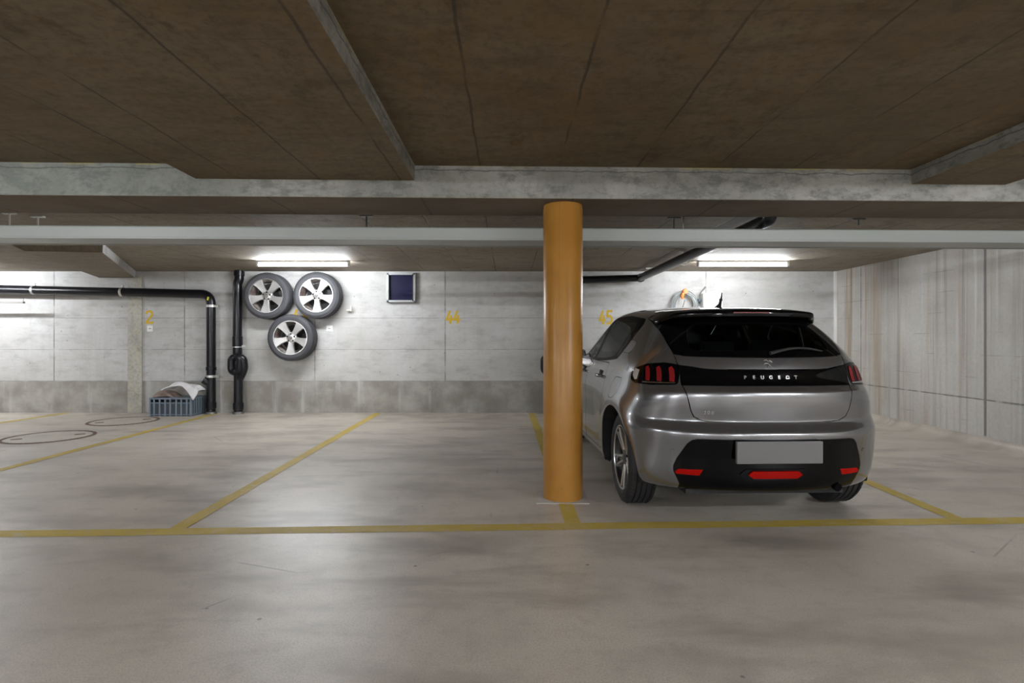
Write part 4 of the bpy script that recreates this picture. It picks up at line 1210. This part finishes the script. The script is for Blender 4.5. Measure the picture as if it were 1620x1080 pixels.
# door handles
for sg in (1, -1):
    for pname, x in (('rear_door_', .60), ('front_door_', 1.38)):
        nm = pname+('left' if sg > 0 else 'right')
        h = cast((x, 3*sg, .862), (0, -sg, 0))
        if h is None: continue
        b = MB(); q_ = []
        for k in range(9):
            t_ = k/8; q_.append((x-.09+.18*t_, h.y+sg*(.004+.030*math.sin(PI*t_)**.6), .862))
        b.tube(q_, [.008, .013, .015, .015, .015, .015, .015, .013, .008], 12)
        o = b.build('door_handle', M['paint'], OBJ[nm], True)
        MB().lathe([(.0005, 0), (.036, 0), (.044, .003), (.046, -.004)], 28, 'y').build('handle_cup', M['dark'], OBJ[nm], True, loc=(x, h.y-sg*.001, .862), rot=(0, 0, 0 if sg > 0 else PI))
# door mirrors
for sg in (1, -1):
    h = cast((1.98, 3*sg, .955), (0, -sg, 0))
    y = h.y
    b = MB(); vs = []; n1, n2 = 12, 20
    for i in range(n1+1):
        ph = PI*i/n1
        for j in range(n2):
            th = 2*PI*j/n2
            cx_, cy_, cz_ = math.sin(ph)*math.cos(th), math.cos(ph), math.sin(ph)*math.sin(th)
            f = lambda v: math.copysign(abs(v)**.7, v)
            vs.append((.07*f(cx_), .105*f(cy_)*sg, .075*f(cz_)))
    fs = [(i*n2+j, i*n2+(j+1) % n2, (i+1)*n2+(j+1) % n2, (i+1)*n2+j) for i in range(n1) for j in range(n2)]
    b.add(vs, fs)
    mo = b.build('door_mirror', M['dark'], CAR, True, loc=(1.90, y+sg*.075, .985))
    MB().box((-.078, -.088, -.055), (-.068, .088, .055)).build('mirror_glass', M['chrome'], mo, bevel=.006)
    MB().tube([(0, -.09*sg, -.03), (0, -.16*sg, -.045)], [.030, .040], 14).build('mirror_stalk', M['dark'], mo, True)

# wheels of the car
def car_wheel(x, sg):
    w_ = .195
    ty = build_tyre('wheel', WHR, .218, w_, M['rubber'], CAR, 54)
    ty.location = (x, sg*(.800-w_/2), WHR); ty.rotation_euler = (-PI/2 if sg > 0 else PI/2, 0, 0)   # local +Z faces outward
    z = w_/2-.012
    MB().lathe([(.216, z-.004), (.221, z+.004), (.229, z+.004), (.231, z-.01)], 72).build('rim_lip', M['alu'], ty, True)
    MB().lathe([(.219, z-.004), (.208, z-.02), (.200, z-.06), (.198, -.08), (.214, -.09)], 72).build('rim_barrel', M['alublack'], ty, True)
    s = MB(); s2 = MB()
    for k in range(5):
        a = PI/2+k*2*PI/5
        for o_ in (-1, 1):
            spoke_mesh(s, a+o_*.02, [(.035, o_*.014, .010, z-.024, z-.06), (.09, o_*.018, .010, z-.018, z-.055), (.15, o_*.024, .010, z-.010, z-.05), (.216, o_*.034, .012, z-.004, z-.04)])
        spoke_mesh(s2, a, [(.03, 0, .030, z-.034, z-.065), (.10, 0, .024, z-.030, z-.06), (.16, 0, .020, z-.026, z-.055), (.212, 0, .018, z-.02, z-.05)])
    s.build('spokes', M['alu'], ty, True); s2.build('spoke_inserts', M['alublack'], ty, True)
    MB().lathe([(.0005, z-.014), (.024, z-.014), (.030, z-.018), (.052, z-.022), (.056, z-.05)], 40).build('wheel_hub', M['alublack'], ty, True)
    MB().lathe([(.0005, z-.085), (.135, z-.085), (.137, z-.095), (.0005, z-.095)], 48).build('brake_disc', M['steel'], ty, True)
for x in WHX:
    for sg in (1, -1): car_wheel(x, sg)
# wheel housings, under-tray
for wx in WHX:
    for sg in (1, -1):
        b = MB()
        y0, y1 = sorted((sg*.55, sg*.826))
        arc = [(wx+.366*math.cos(a), WHR+.366*math.sin(a)) for a in np.linspace(-.35, PI+.35, 30)]
        arc = [(x, max(z, .22)) for x, z in arc]
        def ye(x, z):
            h = cast((x, 3*sg, max(z, .28)), (0, -sg, 0)); return sg*(abs(h.y)-.006) if h else sg*.8
        vs = [(x, sg*.55, z) for x, z in arc]+[(x, ye(x, z), z) for x, z in arc]; n = 30
        b.add(vs, [(i, i+1, n+i+1, n+i) for i in range(n-1)]+[tuple(range(n))])
        b.build('wheel_housing', M['gap'], CAR)
b = MB()
def plan(x0, x1, w0, w1, z0, z1): b.add([(x0, -w0, z0), (x1, -w1, z0), (x1, w1, z0), (x0, w0, z0), (x0, -w0, z1), (x1, -w1, z1), (x1, w1, z1), (x0, w0, z1)], [(0, 3, 2, 1), (4, 5, 6, 7), (0, 1, 5, 4), (1, 2, 6, 5), (2, 3, 7, 6), (3, 0, 4, 7)])
plan(-.50, .36, .50, .52, .19, .40); plan(.385, 2.15, .74, .74, .175, .27); plan(2.15, 3.1, .5, .5, .19, .40)
plan(-.30, -.10, .53, .53, .24, .60)
b.build('underbody', M['dark'], CAR)
b = MB().tube([(-.50, -.42, .25), (-.565, -.43, .238)], .026, 16)
b.build('exhaust_tip', M['surround'], CAR, True)
# cabin
b = MB(); b.box((-.42, -.50, .955), (.22, .50, .965)); b.build('parcel_shelf', M['seat'], CAR)
def seatback(x, y, w_, z0, z1, lean, name, head=True):
    b = MB(); n = 14; vs = []
    lv = [(z0, w_*.95, .07), (z0+(z1-z0)*.3, w_, .065), (z0+(z1-z0)*.7, w_*.92, .055), (z1-.03, w_*.78, .045), (z1, w_*.6, .02)]
    for z, hw, hd in lv:
        for j in range(n):
            t_ = 2*PI*j/n; c, s_ = math.cos(t_), math.sin(t_)
            vs.append((hd*math.copysign(abs(c)**.6, c)-lean*(z-z0), hw*math.copysign(abs(s_)**.5, s_), z))
    fs = [(i*n+j, i*n+(j+1) % n, (i+1)*n+(j+1) % n, (i+1)*n+j) for i in range(len(lv)-1) for j in range(n)]+[tuple(range(n))[::-1], tuple((len(lv)-1)*n+j for j in range(n))]
    b.add(vs, fs)
    o = b.build(name, M['seat'], CAR, True, loc=(x, y, 0))
    if head:
        hb = MB(); xx = -lean*(z1-z0)
        for yy in (-.035, .035): hb.cyl((xx, yy, z1-.02), (xx, yy, z1+.05), .006, n=8)
        hb.build('headrest_posts', M['steeldark'], o)
        MB().box((xx-.035, -.12, z1+.03), (xx+.035, .12, z1+.17)).build('headrest', M['seat'], o, bevel=.03, smooth=True, seg=4)
for y in (.34, -.34): seatback(1.30, y, .24, .40, 1.03, .25, 'front_seat')
for y in (.36, -.36): seatback(.36, y, .27, .40, .98, .25, 'rear_seat')
seatback(.36, 0, .12, .40, .97, .25, 'rear_seat', True)
b = MB().box((1.95, -.66, .62), (2.45, .66, .93)); b.box((1.85, .18, .78), (2.0, .52, .97)); b.build('dashboard', M['seat'], CAR, bevel=.03, smooth=True)
MB().tube([(1.72+.06*math.sin(2*PI*i/32), .34+.17*math.cos(2*PI*i/32), .86+.16*math.sin(2*PI*i/32)) for i in range(32)], .014, 10, closed=True).build('steering_wheel', M['dark'], CAR, True)
MB().box((1.78, -.10, 1.235), (1.80, .10, 1.295)).build('inner_mirror', M['dark'], CAR, bevel=.012)
bm.free()
